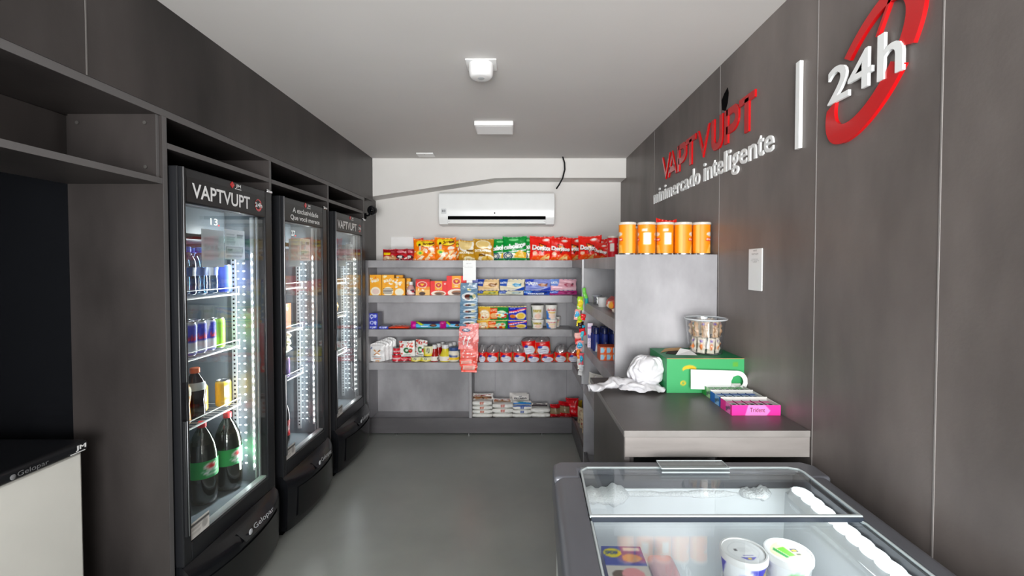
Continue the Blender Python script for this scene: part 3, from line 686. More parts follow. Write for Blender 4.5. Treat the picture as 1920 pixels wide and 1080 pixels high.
def arcp(cx, cy, rx, ry, a0, a1, n=12): return [(cx+rx*math.cos(math.radians(a0+(a1-a0)*k/n)), cy+ry*math.sin(math.radians(a0+(a1-a0)*k/n))) for k in range(n+1)]
GLY = {'V': [[(.02, 1.05), (.5, .02), (.98, 1.05)]], 'A': [[(.02, -.05), (.5, .98), (.98, -.05)], [(.2, .27), (.8, .27)]],
       'P': [[(.12, 0), (.12, 1)], [(.12, .92)]+arcp(.5, .65, .4, .27, 90, -90)+[(.12, .38)]], 'T': [[(0, .92), (1, .92)], [(.5, .92), (.5, 0)]],
       'U': [[(.12, 1), (.12, .4)]+arcp(.5, .38, .38, .3, 180, 360)+[(.88, .4), (.88, 1)]]}
t = thing('wall_sign', 'large red raised wall lettering on the dark right wall', 'sign', (XR, 2.3, 2.0))
spans = [(1241.4, 1257), (1252.5, 1269.5), (1270.5, 1287), (1286, 1304.5), (1307, 1330.5), (1334, 1355), (1358.5, 1385), (1385.5, 1415)]
for ch, (ua, ub) in zip('VAPTVUPT', spans):
    ya, yb = .9135*F/(ua-PU), .9135*F/(ub-PU); m = MB(); zl, zh = 1.926, 2.074
    fr_ = lambda p: (ya+(yb-ya)*min(1.02, max(-.02, p[0] if True else 0)), zl+(zh-zl)*min(1, max(0, p[1])))
    wd = .036
    for st_ in GLY[ch]:
        pts = [(p[0]*(ya-yb), p[1]*(zh-zl)) for p in st_]
        frame = lambda p: (ya-min(ya-yb, max(0, p[0])), zl+min(zh-zl, max(0, p[1])))
        stroke(m, pts, wd, XR, .008, RED, frame)
    o = m.build('letter', t, smooth=False, bevel=.0015, seg=1); o.location = (-XR, -2.3, -2.0)
t = thing('wall_sign', 'white raised lowercase wall lettering under the red word', 'sign', (XR, 2.3, 1.85))
def glyphs(word, ua, ub, zb_, xh, asc, depth, m, parent, loc, off):
    ya, yb = .9135*F/(ua-PU), .9135*F/(ub-PU)
    adv = {'m': 1.55, 'i': .55, 'l': .55, 't': .72, 'r': .72, 'c': .9}
    tot = sum(adv.get(c, 1.05) for c in word); p = 0
    for c in word:
        w_ = adv.get(c, 1.05); y = ya-(ya-yb)*p/tot; ww = (ya-yb)*w_/tot*.86; p += w_
        z0, hh = zb_, xh
        if c in 'dlti': hh = asc if c != 't' else xh*1.28
        if c == 'i': hh = asc*.98
        if c == 'g': z0, hh = zb_-(asc-xh), xh+(asc-xh)
        mb = MB(); text_mesh(mb, c, (XR, y, z0), (0, -1, 0), (0, 0, 1), ww*(.8 if c in 'il' else 1), hh, m, depth, off)
        o = mb.build('letter', parent, smooth=False); o.location = (-loc[0], -loc[1], -loc[2])
glyphs('minimercado', 1226, 1313.5, 1.808, .058, .090, .007, WHITE, t, (XR, 2.3, 1.85), .006)
glyphs('inteligente', 1319, 1452.5, 1.808, .060, .090, .007, WHITE, t, (XR, 2.3, 1.85), .006)
tag(MB().box(XR-.012, XR, 1.470, 1.492, 1.776, 2.055, WHITE).build('sign_bar', bevel=.001), 'white vertical raised bar on the right wall between the lettering and the round logo', 'sign bar')
t = thing('round_sign_logo', 'red ring logo with raised white 24h on the right wall', 'sign')
def crescent(a0, a1):
    # slanted oval ring: outer and inner ellipses in (s, z), s = -Y
    n = 44; O = []; I = []; m = MB(); e1 = (.682, .731); e2 = (-.731, .682)
    for k in range(n+1):
        a = math.radians(a0+(a1-a0)*k/n); ca, sa = math.cos(a), math.sin(a)
        for L_, c_, A, B in ((O, (1.185, 1.908), .207, .108), (I, (1.192, 1.915), .154, .073)):
            L_.append((c_[0]-(A*ca*e1[0]+B*sa*e2[0]), c_[1]+A*ca*e1[1]+B*sa*e2[1]))
    for d in (XR-.010, XR):
        m.add([(d, *p) for p in O]+[(d, *p) for p in I], [(k, k+1, n+2+k, n+1+k) for k in range(n)], RED)
    o = 2*(n+1); m.f += [(k, k+1, o+k+1, o+k) for k in range(n)]+[(n+1+k, n+2+k, o+n+2+k, o+n+1+k) for k in range(n)]+[(0, n+1, o+n+1, o), (n, 2*n+1, o+2*n+1, o+n)]
    m.m += [0]*(2*n+2)
    return m.build('ring_segment', t, ang=30)
crescent(-64, 94); crescent(137, 284)
hdm = MB(); stroke(hdm, [(1.1605, 1.974), (1.1213, 2.045)], .009, XR, .010, RED, lambda p: (p[0], p[1])); hdm.build('clock_hand', t)
for ch, ua, ub, z0, z1 in (('2', 1555, 1594, 1.862, 1.962), ('4', 1592.5, 1637.5, 1.862, 1.962), ('h', 1647.5, 1695, 1.858, 1.972)):
    ya, yb = .9135*F/(ua-PU), .9135*F/(ub-PU); m = MB(); text_mesh(m, ch, (XR-.006, ya, z0), (0, -1, 0), (0, 0, 1), ya-yb, z1-z0, WHITE, .008, .012); m.build('digit' if ch != 'h' else 'letter', t, smooth=False)
# notice and a cut-out hole
yA, zA = at_x(1405.5, 466, XR); yB_, zB = at_x(1430, 544, XR)
nc = MB(); nc.box(XR-.004, XR, yB_, yA, at_x(1418, 545, XR)[1], at_x(1418, 466, XR)[1], WHITE)
z_a, z_b = at_x(1418, 545, XR)[1], at_x(1418, 466, XR)[1]
no = nc.build('wall_notice', bevel=.003)
tag(no, 'small white upright notice plaque on the dark right wall above the counter', 'notice')
tm = MB(); ink = M('notice_ink', '8b8b8b', .6)
for z, w_, h_, tx in ((.93, .30, .006, 'VAPT'), (.85, .5, .006, 'VAPTVUPT'), (.735, .5, .004, 'minimercado inteligente'), (.70, .6, .004, 'acesse o aplicativo aqui'), (.665, .3, .004, 'comprar')):
    text_mesh(tm, tx, (XR-.0042, (yA+yB_)/2+w_*(yA-yB_)/2, z_a+z*(z_b-z_a)), (0, -1, 0), (0, 0, 1), w_*(yA-yB_), h_, ink, .0004, 0)
tm.build('notice_text', no, smooth=False)
yh, zh = at_x(1360.5, 187, XR)
hm = MB(); hm.prism([(yh+.03, zh-.035), (yh+.036, zh+.01), (yh+.01, zh+.03), (yh-.02, zh+.045), (yh-.03, zh+.02), (yh-.022, zh-.02), (yh-.002, zh-.05)], 'x', XR-.002, XR+.001, BLACK)
struct(hm.build('trim_3', smooth=False))
# ================================================================== goods
def mixc(a, b, k): a = hexc(a) if isinstance(a, str) else a; b = hexc(b); return tuple(x*(1-k)+y*k for x, y in zip(a, b))
def bag(w, h, d, cv, name, back=None, nx=None, ny=None, mat=None, seed=0, pinch=.05, flare=.05):
    """filled pillow pack standing on its lower seal, artwork on the front (-y)"""
    rd = random.Random(seed); ph = [rd.uniform(0, 6.28) for _ in range(6)]
    nx = nx or max(10, min(44, int(w/.004))); ny = ny or max(10, min(44, int(h/.004)))
    def base(s, k, sg):
        e = min(1, max(0, (k-.05)/.9)); prof = max(0, math.sin(PI*s))**.55*max(0, math.sin(PI*e))**.5
        th = d/2*prof
        th += .0035*prof*(math.sin(9*s+ph[0]+4*k)+math.sin(15*k+ph[1]+3*s))+.002*math.sin(36*s+ph[2])*(abs(2*k-1)**3)*(1-abs(2*s-1)**4)
        x = (s-.5)*w*(1-pinch*math.sin(PI*k)+.015*math.sin(11*k+ph[3])); z = k*h+flare*h*(abs(2*s-1)**2.5)*((k > .5)*(2*k-1)-(k < .5)*(1-2*k)*.3)
        z += .012*h*math.sin(5*s+ph[4])*k
        return (x, -th*sg, max(0, z))
    m = MB(); mat = mat or FILM
    m.grid(lambda s, k: base(s, k, 1), nx, ny, mat, cv)
    m.grid(lambda s, k: base(s, k, -1), max(6, nx//3), max(6, ny//3), mat, (*lin(back or mixc((.5, .5, .5), 'ffffff', .3)), 1), flip=True)
    return m.build(name, recalc=False, ang=60)
def boxp(w, h, d, cv, name, side, top=None, parts=False):
    m = MB(); m.pbox(-w/2, w/2, 0, d, 0, h, PRINT, side if not isinstance(side, str) else hexc(side), cv, top=top); return m.build(name, smooth=False)
NAMES = {}
def cvb(w, h, bg, res=.004, k=3): return Cv(max(6, int(w/res)), max(6, int(h/res)), bg, k)
def slot(u0, u1, v, Y, zb):
    xa, za = XZ(u0, v, Y); xb, _ = XZ(u1, v, Y); return (xa+xb)/2, xb-xa, za-zb
ZT, Z2, Z3, Z4, ZB = 1.439, 1.151, .872, .598, .118

# ---- artwork
def art_small_red(cv, k):
    cv.rect(0, .62, 1, 1, '8c1420'); cv.rect(.08, .5, .6, .68, 'e9c21b') if k == 0 else cv.ell(.45, .8, .3, .12, 'd9828c')
    if k == 0: cv.ell(.35, .2, .34, .22, 'c9a98a').ell(.75, .22, .25, .25, 'b98a5e').speck(10, ['f0e3d0', 'dcc0a0'], .1, .05, .9, .38)
    else: cv.ell(.4, .34, .36, .17, '1c1c20').ell(.42, .36, .22, .09, 'f2f2f2').speck(18, ['f2ede6', 'e6dccb', '2a2224'], .1, .02, .95, .3, .05)
def art_orange(cv, k):
    cv.ell(.62, .80, .34, .17, '6b2d10').ell(.62, .81, .32, .15, 'f6d632').text('Cheetos', .34, .74, .92, .88, '4a1808', .12, .05)
    cv.ell(.27, .80, .15, .15, 'f6d632').ell(.27, .72, .06, .08, '201612')
    cv.rect(.24, .2, .36, .7, 'f3c9a0').ell(.3, .36, .17, .11, 'f6dc5a').ell(.3, .35, .08, .05, '5cb85c').rect(.26, .5, .34, .62, 'cfd4d8')
    cv.speck(9, ['fbe6cc', 'f8f2ea', 'ffd9a8'], .45, .05, .95, .55, .07); cv.speck(10, ['fff3e2', 'e0552a', 'ffffff'], .05, .05, .95, .65, .03); cv.ell(.8, .56, .14, .07, 'fdf4e8')
    cv.poly([(.5, .05), (.62, .1), (.95, .42), (.85, .46)], 'fde2b2').poly([(.15, .05), (.35, .03), (.5, .2), (.4, .25)], 'fff0d8')
def art_gold(cv, k):
    if k == 0: cv.ell(.45, .8, .5, .36, 'f2efe6').ell(.42, .82, .4, .29, 'e7cf94').ell(.6, .06, .3, .16, 'efe2bd')
    else: cv.ell(.5, .76, .36, .2, 'f4ead0').ell(.5, .76, .31, .16, 'e4c987').ell(.66, .06, .4, .24, 'f6ecd3').ell(.7, .05, .28, .16, 'e7c66e')
    cv.text('EXTRAFINA' if k else 'REQUEIJAO', .05, .32 if k == 0 else .4, .93, .44 if k == 0 else .52, 'fffdf4', 0, .06); cv.rect(.3, .2, .62, .3, '6a4a18') if k else cv.rect(.5, .46, .9, .54, '7a5a24')
    cv.speck(5, ['fff8e0', 'ba8a20', 'd8b050'], .05, .02, .95, .3, .05); cv.ell(.85, .62, .1, .07, 'f6f2e6')
def art_green(cv, k):
    cv.poly([(0, .0), (1, .0), (1, .34), (0, .30)], 'f4efdc').rect(0, 0, 1, .1, '0c8a3c'); cv.poly([(0, .30), (1, .42), (1, .46), (0, .34)], 'ffffff')
    cv.poly([(.5, .12), (.98, .1), (1, .34), (.7, .42), (.52, .3)], 'e9b83c').poly([(.6, .16), (.9, .14), (.85, .34)], 'f6d777')
    cv.ring(.22, .2, .2, .16, .22, '23406a').ring(.22, .2, .12, .1, .3, '23406a'); cv.text('cebolitos', .03, .50, .97, .72, 'ffffff', .13, .06, '07552a'); cv.ell(.45, .88, .2, .05, '7ed08a')
def art_nacho(cv, k):
    cv.poly([(0, 0), (1, 0), (.8, .3), (.5, .22), (.2, .3)], 'f05a1c'); cv.poly([(.36, .72), (.7, .62), (.5, .28)], '14100e').poly([(.40, .68), (.64, .61), (.5, .36)], 'f28c1e')
    cv.text('Doritos', .08, .42, .92, .62, 'ffffff', -.06, .07, '1a0e0c'); cv.ell(.2, .3, .1, .07, 'f4c9b0').poly([(.4, .05), (.6, .0), (.72, .28)], 'fbc27a').poly([(.55, .08), (.8, .04), (.8, .2)], 'ffe0a8')
    cv.speck(5, ['ffb070', 'ff8a50'], .1, .02, .9, .25, .03); cv.ell(.68, .86, .16, .07, 'f6a59a'); cv.ell(.68, .87, .1, .04, 'ffffff')
def mkbag(kind, w, h, d, k=0, seed=0):
    bgs = {'red_small': 'b3202c', 'orange': 'f2801c', 'gold': 'b98d2c', 'green': '0a8a3a', 'nacho': 'd9261a'}
    cv = cvb(w, h, bgs[kind]); {'red_small': art_small_red, 'orange': art_orange, 'gold': art_gold, 'green': art_green, 'nacho': art_nacho}[kind](cv, k)
    cv.rect(0, .955, 1, 1, mixc(bgs[kind], 'ffffff', .12))
    return bag(w, h, d, cv, {'red_small': 'snack_pack'}.get(kind, 'chip_bag'), hexc(bgs[kind]), seed=seed)

# ---- top shelf: bags
TOP = [ # kind, art, u0, u1, vtop, Y, label, group
 ('red_small', 0, 717, 742, 467, 3.78, 'small dark red snack pack with yellow band, far left of the top shelf'),
 ('red_small', 1, 740, 763, 466.5, 3.79, 'small dark red snack pack with black and white bowl, second from the left'),
 ('red_small', 1, 758, 779, 466.5, 3.83, 'small dark red snack pack half behind the first orange chip bag'),
 ('nacho', 0, 774, 792, 446, 3.90, 'red bag whose tip peeks out behind the leftmost orange chip bag'),
 ('orange', 0, 775, 816, 448, 3.80, 'orange cheese-snack bag, left one of the two fully seen'),
 ('orange', 0, 808, 838, 448, 3.90, 'orange cheese-snack bag mostly hidden behind the two front orange bags'),
 ('orange', 0, 814, 854, 444.5, 3.79, 'orange cheese-snack bag, right one of the two fully seen'),
 ('orange', 0, 845, 864, 449, 3.88, 'narrow strip of an orange bag beside the first gold bag'),
 ('gold', 0, 860, 890, 450, 3.79, 'gold crisps bag with big bowl at its top, left of the two gold bags'),
 ('gold', 1, 887, 925, 447, 3.80, 'gold crisps bag with round bowl and white lettering, right of the two gold bags'),
 ('green', 0, 922, 958, 447, 3.84, 'green onion-snack bag, leftmost of the three green bags'),
 ('green', 0, 943, 987, 442.5, 3.79, 'green onion-snack bag in front, middle of the three green bags'),
 ('green', 0, 977, 1008, 444, 3.85, 'green onion-snack bag partly behind the first red tortilla chip bag'),
 ('nacho', 0, 994, 1039, 442, 3.80, 'red tortilla chip bag, leftmost of the large red bags'),
 ('nacho', 0, 1020, 1056, 443, 3.91, 'red tortilla chip bag standing behind between the two front red bags'),
 ('nacho', 0, 1031, 1072, 445, 3.79, 'red tortilla chip bag with full white word, second in the front row'),
 ('nacho', 0, 1058, 1096, 444, 3.86, 'red tortilla chip bag third from the left, right half covered'),
]
for i, (kind, k, u0, u1, v, Y, lab) in enumerate(TOP):
    x, w, h = slot(u0, u1, v, Y, ZT); w *= 1.04
    o = mkbag(kind, w, h/1.04, .055 if kind != 'red_small' else .04, k, i)
    put(o, x, Y+.02, ZT+.001, random.uniform(-.06, -.01), 0, random.uniform(-.06, .06))
    tag(o, lab, 'snack bag', {'red_small': 'small red snack packs', 'orange': 'orange snack bags', 'gold': 'gold crisps bags', 'green': 'green snack bags', 'nacho': 'red tortilla chip bags'}[kind])
# on the corner, turned to the side aisle
for i, (u0, u1, v, Y, rz, lab) in enumerate([(1084, 1128, 441.5, 3.42, -.25, 'red tortilla chip bag turned on the corner of the side shelving top'),
        (1097, 1139, 447, 3.62, -.5, 'red tortilla chip bag leaning behind the corner one'),
        (1110, 1143, 455, 3.22, -.75, 'low slanted red tortilla chip bag nearest the small red can')]):
    x, w, h = slot(u0, u1, v, Y, ZT); o = mkbag('nacho', w, h/1.04, .05, 0, 60+i); put(o, x, Y, ZT+.001, -.03, (0, .06, .14)[i], rz)
    tag(o, lab, 'snack bag', 'red tortilla chip bags')

# ---- tall stacking-chip cans
def chip_can(r, h, col, rot, label_white, lab, x, y, z, grp):
    t = thing('chip_can', lab, 'can', (x, y, z), 0, grp)
    cv = Cv(54, 36, col); p = '7a4a10' if col != 'c8142a' else '6a0c18'
    for k in range(2):
        c = .25+.5*k
        cv.poly([(c-.1, .42), (c+.1, .42), (c+.085, .56), (c-.085, .56)], 'c22a18'); cv.text('Pringles', c-.085, .45, c+.085, .54, 'fff2dc', 0, .06)
        cv.poly([(c-.09, .02), (c+.1, .02), (c+.07, .3), (c-.02, .34)], mixc(col, 'ffe9b8', .45)); cv.ell(c+.02, .16, .06, .08, 'e0a850').ell(c, .68, .085, .07, 'd8cfc4')
    if label_white: cv.rect(.43, .32, .57, .72, 'f1eee8').lines(.44, .36, .56, .7, 8, 'd8d4cc').rect(.40, .78, .5, .86, 'd7d2c6')
    else: cv.rect(.47, .0, .54, 1, mixc(col, 'ffffff', .35))
    m = MB(); m.lathe([(r*.97, .004)]+[(r*.97, .004+(h-.014)*j/36) for j in range(1, 37)], PRINT, n=54, cv=cv, rot=rot, cap=False)
    m.build('tube', t, recalc=True, ang=80)
    MB().lathe([(r*.98, 0), (r, .001), (r, .006), (r*.97, .007)], STEEL, n=40).build('metal_rim', t)
    MB().lathe([(r*.98, h-.012), (r*1.03, h-.011), (r*1.04, h-.002), (r*1.0, h), (.001, h-.002)], M('cream_lid', 'c9c4ba', .3), n=40).build('lid', t)
    return t
x, z = XZ(1149, 434, 2.75); chip_can(.0325, .136, 'c8142a', 1.3, True, 'small red chip can left of the tall orange cans', x, 2.75, ZT, 'chip cans')
OC = [(1160, 1193, 0, .25, 'tall orange chip can at the left end, right beside the small red can'), (1195.5, 1230, 1, -.12, 'tall orange chip can with white label, second from the left'),
      (1231, 1264, 1, .15, 'tall orange chip can with white label, middle of the row of five'), (1264.5, 1298, 0, -.55, 'tall orange chip can fourth from the left'), (1299, 1333, 0, -.75, 'tall orange chip can at the right end of the row')]
for u0, u1, wl, rot, lab in OC:
    x, w, h = slot(u0, u1, 418, 2.145, 1.449); chip_can(w/2*.97, h+.002, 'e28a1a', rot-PI*.5-PI, wl, lab, x, 2.15, 1.449, 'chip cans')
for i, (u, rot) in enumerate([(1197, 2), (1232, 1), (1267, .4), (1300, .9)]):
    x, _ = XZ(u, 418, 2.25); chip_can(.0395, .150, 'e28a1a', rot, False, ('orange chip can in the back row seen in the gap after the first front can', 'orange chip can in the back row seen in the gap after the second front can', 'orange chip can in the back row seen in the gap after the third front can', 'orange chip can in the back row behind the rightmost front can')[i], x, 2.25, 1.4395, 'chip cans')
x, z = XZ(1246, 413, 2.42); o = mkbag('nacho', .12, z-1.439, .05, 0, 77); put(o, x+.01, 2.42, 1.4395, 0, 0, .2); tag(o, 'red chip bag whose tip shows above the orange cans', 'snack bag', 'red tortilla chip bags')

# ---- second shelf, left: baking mixes, essence bottle, coffee
def art_mix(cv, k):
    cv.speck(8, ['fff4d8', 'fbe9b4', 'f7b52c', 'ffffff'], .08, .5, .95, .95, .1); cv.speck(4, ['c0392b', '8c2a18', 'd05a30'], .1, .45, .6, .9, .035)
    cv.ell(.5, .2, .42, .22, 'fdf3dc').ell(.52, .2, .3, .14, ('ead2c8', 'f7f2e6', 'f5f2de')[k % 3])
    if k == 1: cv.lines(.1, .08, .9, .36, 4, '2b2320')
    cv.text('BOLO', .15, .66, .8, .8, 'fffaf0', .25, .06)
MIX = [(693, 715.5, 515.5, 0, 3.745, 'yellow cake-mix box at the left end of the second shelf'), (716, 739, 515.5, 1, 3.745, 'yellow cake-mix box with dark swirls, second from the left'),
       (739, 759, 522, 2, 3.74, 'shorter yellow cake-mix box, third from the left'), (740, 755.5, 516, 0, 3.83, 'tall yellow box behind the third cake-mix box'), (755, 770, 522, 2, 3.83, 'yellow box behind the small white-capped bottle')]
for u0, u1, v, k, Y, lab in MIX:
    x, w, h = slot(u0, u1, v, Y, Z2); cv = cvb(w, h, 'f2ab1e'); art_mix(cv, k); o = boxp(w*.98, h, .055, cv, 'cake_mix_box', 'd88f14'); put(o, x, Y, Z2+.0005); tag(o, lab, 'box', 'yellow cake-mix boxes')
def bottle(name, lab, cat, grp, x, y, z, prof, body_mat, cap_prof, cap_mat, label=None, lr=None, rz=0, liquid=None, parent_n=28, sy=1., cover=None):
    """prof of the body, label=(z0,z1,canvas,rot)"""
    t = thing(name, lab, cat, (x, y, z), rz, grp)
    b = MB().lathe(prof, body_mat, n=parent_n, sy=sy); b.build('body', t, ang=60)
    if liquid: MB().lathe([(max(.0005, r-.002), zz+.001) for r, zz in prof if zz < liquid[1]], liquid[0], n=20, sy=sy).build('drink', t, ang=60)
    MB().lathe(cap_prof, cap_mat, n=24, sy=sy).build('cap', t)
    if label:
        z0, z1, cv, rot = label; rr = lambda q: np.interp(q, [p[1] for p in prof], [p[0] for p in prof])+.0007
        MB().lathe([(float(rr(z0+(z1-z0)*j/10)), z0+(z1-z0)*j/10) for j in range(11)], PRINT, n=40, cv=cv, rot=rot, cap=False, sy=sy).build('wrap_label', t, ang=80)
    return t
x, w, h = slot(761, 777.5, 528.5, 3.75, Z2); r = w/2
bottle('essence_bottle', 'small pinkish bottle with white cap between the cake-mix and coffee boxes', 'bottle', None, x, 3.775, Z2, [(r*.9, 0), (r, .006), (r*.98, h*.35), (r*.7, h*.62), (r*.45, h*.72), (r*.4, h*.8)], M('pink_glaze', 'd9a9a6', .25),
       [(r*.5, h*.78), (r*.52, h), (r*.45, h*1.0)], WPLAST, (h*.08, h*.42, Cv(30, 8, 'f4ece9').speck(9, ['b03040', '333040', 'e07070'], 0, .2, 1, .9, .06), -1.6))
def art_coffee(cv, k):
    if k == 0:
        cv.rect(0, 0, 1, .45, 'efc27a').rect(0, .35, 1, .55, 'e98f1e').rect(0, .86, 1, 1, 'a8141c').rect(.08, .86, .92, 1, 'c2181f').ell(.48, .68, .36, .2, 'fbe8da').ell(.48, .68, .31, .16, 'c2202a').poly([(.3, .74), (.66, .74), (.48, .58)], 'f2c522').ell(.48, .12, .22, .11, '3c2018'); cv.speck(5, ['fff2e2', 'f9d9b0'], .1, .3, .9, .5, .06)
    else:
        cv.rect(.28, .38, .72, 1, 'f2a41c').ell(.5, .72, .2, .19 if k == 1 else .16, 'fbeedd').ell(.5, .72, .17, .16 if k == 1 else .13, 'b81c20').poly([(.4, .78), (.6, .78), (.5, .64)], 'f2c522').lines(.4, .44, .6, .52, 1, 'ffffff')
        cv.ell(.5, .14, .44, .2, 'f6ede2').ell(.55, .14, .3, .12, '9c6a48').ell(.5, .1, .2, .07, '4a2c1c').ell(.88, .82, .06, .06, 'fbe0da')
for u0, u1, v, k, Y, lab, c in [(779, 806, 523.7, 0, 3.745, 'orange and red coffee pack with round emblem, leftmost coffee', 'c9701c'), (806.5, 838, 527, 1, 3.745, 'wide red coffee box with yellow panel, the lower of two', 'd2181c'), (837, 875, 517.3, 2, 3.75, 'taller wide red coffee box with yellow panel beside the hanging cards', 'd2181c')]:
    x, w, h = slot(u0, u1, v, Y, Z2); cv = cvb(w, h, 'dd1e1c'); art_coffee(cv, k); o = boxp(w*.98, h, .06, cv, 'coffee_box', c); put(o, x, Y, Z2+.0005); tag(o, lab, 'coffee pack', 'coffee packs')
# ---- second shelf, right: chocolate bars in two layers
def art_choc(cv, k):
    c1, c2, c3 = [('efcfa0', '27449a', '8a5a30'), ('eee6cc', '2450a8', '4a9ac8'), ('8f9ad6', '3c50b4', 'b0785a'), ('ecbcc8', '7c9ada', 'b0586c'), ('d7c65a', '2a4a9c', '5a7a30'), ('dcdcca', '2a50a8', '8aa8b0'), ('1c3f9e', '2c70c8', '10306e'), ('b03c80', '3a62c0', '7a1850')][k]
    cv.a[:] = hexc(c1); cv.poly([(0, .45), (0, 1), (.34, 1), (.27, .4)], c2).text('LACTA', .02, .6, .27, .8, 'ffffff', .05, .06)
    if k == 2: cv.text('LACTA', .1, .48, .5, .76, 'ffffff', 0, .06).half(.35, 1, .3, c1) if False else cv.text('LACTA', .1, .48, .5, .76, 'ffffff', 0, .06)
    cv.poly([(0, 0), (.4, 0), (1, .32), (1, .16), (.55, 0)], mixc(c1, 'ffffff', .45)); cv.poly([(.55, 0), (1, 0), (1, .38)], c2 if k in (1, 2) else mixc(c1, 'ffffff', .2))
    cv.poly([(.5, .52), (.62, .68), (.84, .6), (.88, .4), (.62, .36)], c3).ell(.7, .5, .09, .12, mixc(c3, 'ffffff', .4)).ell(.86, .6, .04, .07, mixc(c3, '000000', .5))
    if k == 6: cv.text('COM AMOR', .15, .12, .8, .5, 'ffffff', 0, .07).text('LACTA', .4, .66, .62, .86, 'cfe0ff')
def choc(u0, u1, vt, vb, Y, k, lab, tilt, zb):
    x, w, h = slot(u0, u1, vt, Y, zb); cv = cvb(w, h, 'ffffff'); art_choc(cv, k)
    o = bag(w*1.0, h, .035, cv, 'chocolate_bar', hexc('7a86b8'), seed=k+int(u0), pinch=.01, flare=.0); put(o, x, Y+.03, zb, tilt, 0, 0); return tag(o, lab, 'chocolate bar', 'chocolate bars')
zL = Z2+.0005; zU = XZ(900, 545, 3.76)[1]
for i, (u0, u1, k, lab) in enumerate([(894, 934, 4, 'yellow-green chocolate bar in the lower layer, first after the hanging cards'), (935, 981.5, 5, 'cream chocolate bar in the lower layer, second'), (982, 1031, 6, 'deep blue chocolate bar in the lower layer, third'), (1031, 1083, 7, 'magenta and blue chocolate bar in the lower layer, last')]):
    choc(u0, u1, 545.5, 554, 3.745, k, lab, 0, zL)
for i, (u0, u1, k, lab) in enumerate([(878, 896, 2, 'blue chocolate bar mostly hidden behind the notice card'), (894, 935.5, 0, 'beige chocolate bar in the upper layer, first after the hanging cards'), (937, 983.5, 1, 'cream and blue chocolate bar in the upper layer, second'), (985, 1033, 2, 'lavender chocolate bar in the upper layer, third'), (1033, 1081.5, 3, 'pink chocolate bar in the upper layer, last')]):
    choc(u0, u1, 523.5, 545, 3.76, k, lab, 0, zU)

# ---- third shelf, left
def art_bluebox(cv, k): cv.ell(.35, .6, .24, .3, 'dfe4fa').ell(.35, .6, .13, .18, '2838a0').ell(.75, .62, .16, .26, 'cfd6f6').speck(5, ['e8ecff', '6a7ae0'], .1, .1, .9, .8, .06).rect(0, 0, 1, .1, '1d2a8a')
for u0, u1, vt, vb, Y, lab in [(692.5, 707.5, 611.5, 618, 3.75, 'blue box at the bottom of the stack in the left corner of the third shelf'), (692, 708, 600, 611.5, 3.75, 'blue box in the middle of the stack in the left corner of the third shelf'), (692, 708, 587.5, 600, 3.75, 'blue box on top of the stack in the left corner of the third shelf'), (710, 727.5, 612, 618, 3.75, 'single flat blue box right of the blue stack')]:
    zb = XZ(700, vb, Y)[1] if vb < 617 else Z3+.0005
    x, w, h = slot(u0, u1, vt, Y, zb); cv = cvb(w, h, '2a38b4'); art_bluebox(cv, 0)
    m = MB(); m.pbox(-w/2, w/2, 0, .13, 0, h-.0006, PRINT, hexc('8b8d9a'), cv, top=cvb(w, .13, '9a9cae')); o = m.build('biscuit_box', smooth=False); put(o, x, Y, zb+.0003); tag(o, lab, 'box', 'blue boxes')
x, w, h = slot(727.5, 767, 611.3, 3.75, Z3); cv = cvb(w, .12, 'e8583a').speck(14, ['f7b59c', 'ffd8c8', 'd8402a'], .05, .05, .95, .95, .07)
m = MB(); n = 36
m.grid(lambda s, k: ((s-.5)*w, .0+k*.12, max(.0, h*(.3+.7*math.sin(PI*min(1, max(0, s)))**.4*math.sin(PI*k)**.35)+.002*math.sin(40*s+5*k))), 36, 24, FILM, cv)
m.grid(lambda s, k: ((s-.5)*w, .0+k*.12, 0.0), 3, 3, FILM, (*lin(hexc('c0402a')), 1)); o = m.build('candy_pack'); put(o, x, 3.745, Z3+.0005); tag(o, 'flat orange-red sweets pack lying on the third shelf', 'sweets pack')
def art_cookie(cv):
    cv.rect(0, 0, .16, 1, 'c01a8c').rect(.84, 0, 1, 1, 'b0187c').rect(.16, 0, .84, .18, '3c8a5a').rect(.16, .72, .84, 1, '3c3a5c').poly([(.14, .95), (.22, .98), (.4, .6), (.3, .5)], 'c8d42c').poly([(.3, .2), (.84, .18), (.84, .5), (.55, .7)], '7cc6ee').ell(.66, .52, .1, .2, '4a2a1c').ell(.66, .52, .06, .12, '8c5c3a').lines(.3, .3, .55, .5, 1, 'ffffff').ell(.1, .5, .04, .2, 'e060b8')
for u0, u1, lab, Y in [(769, 834, 'long blue and magenta filled-biscuit pack, fully seen', 3.75), (829, 872, 'blue and magenta filled-biscuit pack ending behind the hanging cards', 3.77)]:
    x, w, h = slot(u0, u1, 603.5, Y, Z3); cv = cvb(w, h, '58b4e4'); art_cookie(cv); o = bag(w, h, .06, cv, 'biscuit_pack', hexc('7a50a0'), seed=int(u0), pinch=0, flare=0.02); put(o, x, Y+.03, Z3+.0005, 0, 0, .03 if u0 < 800 else -.03); tag(o, lab, 'biscuit pack', 'long biscuit packs')
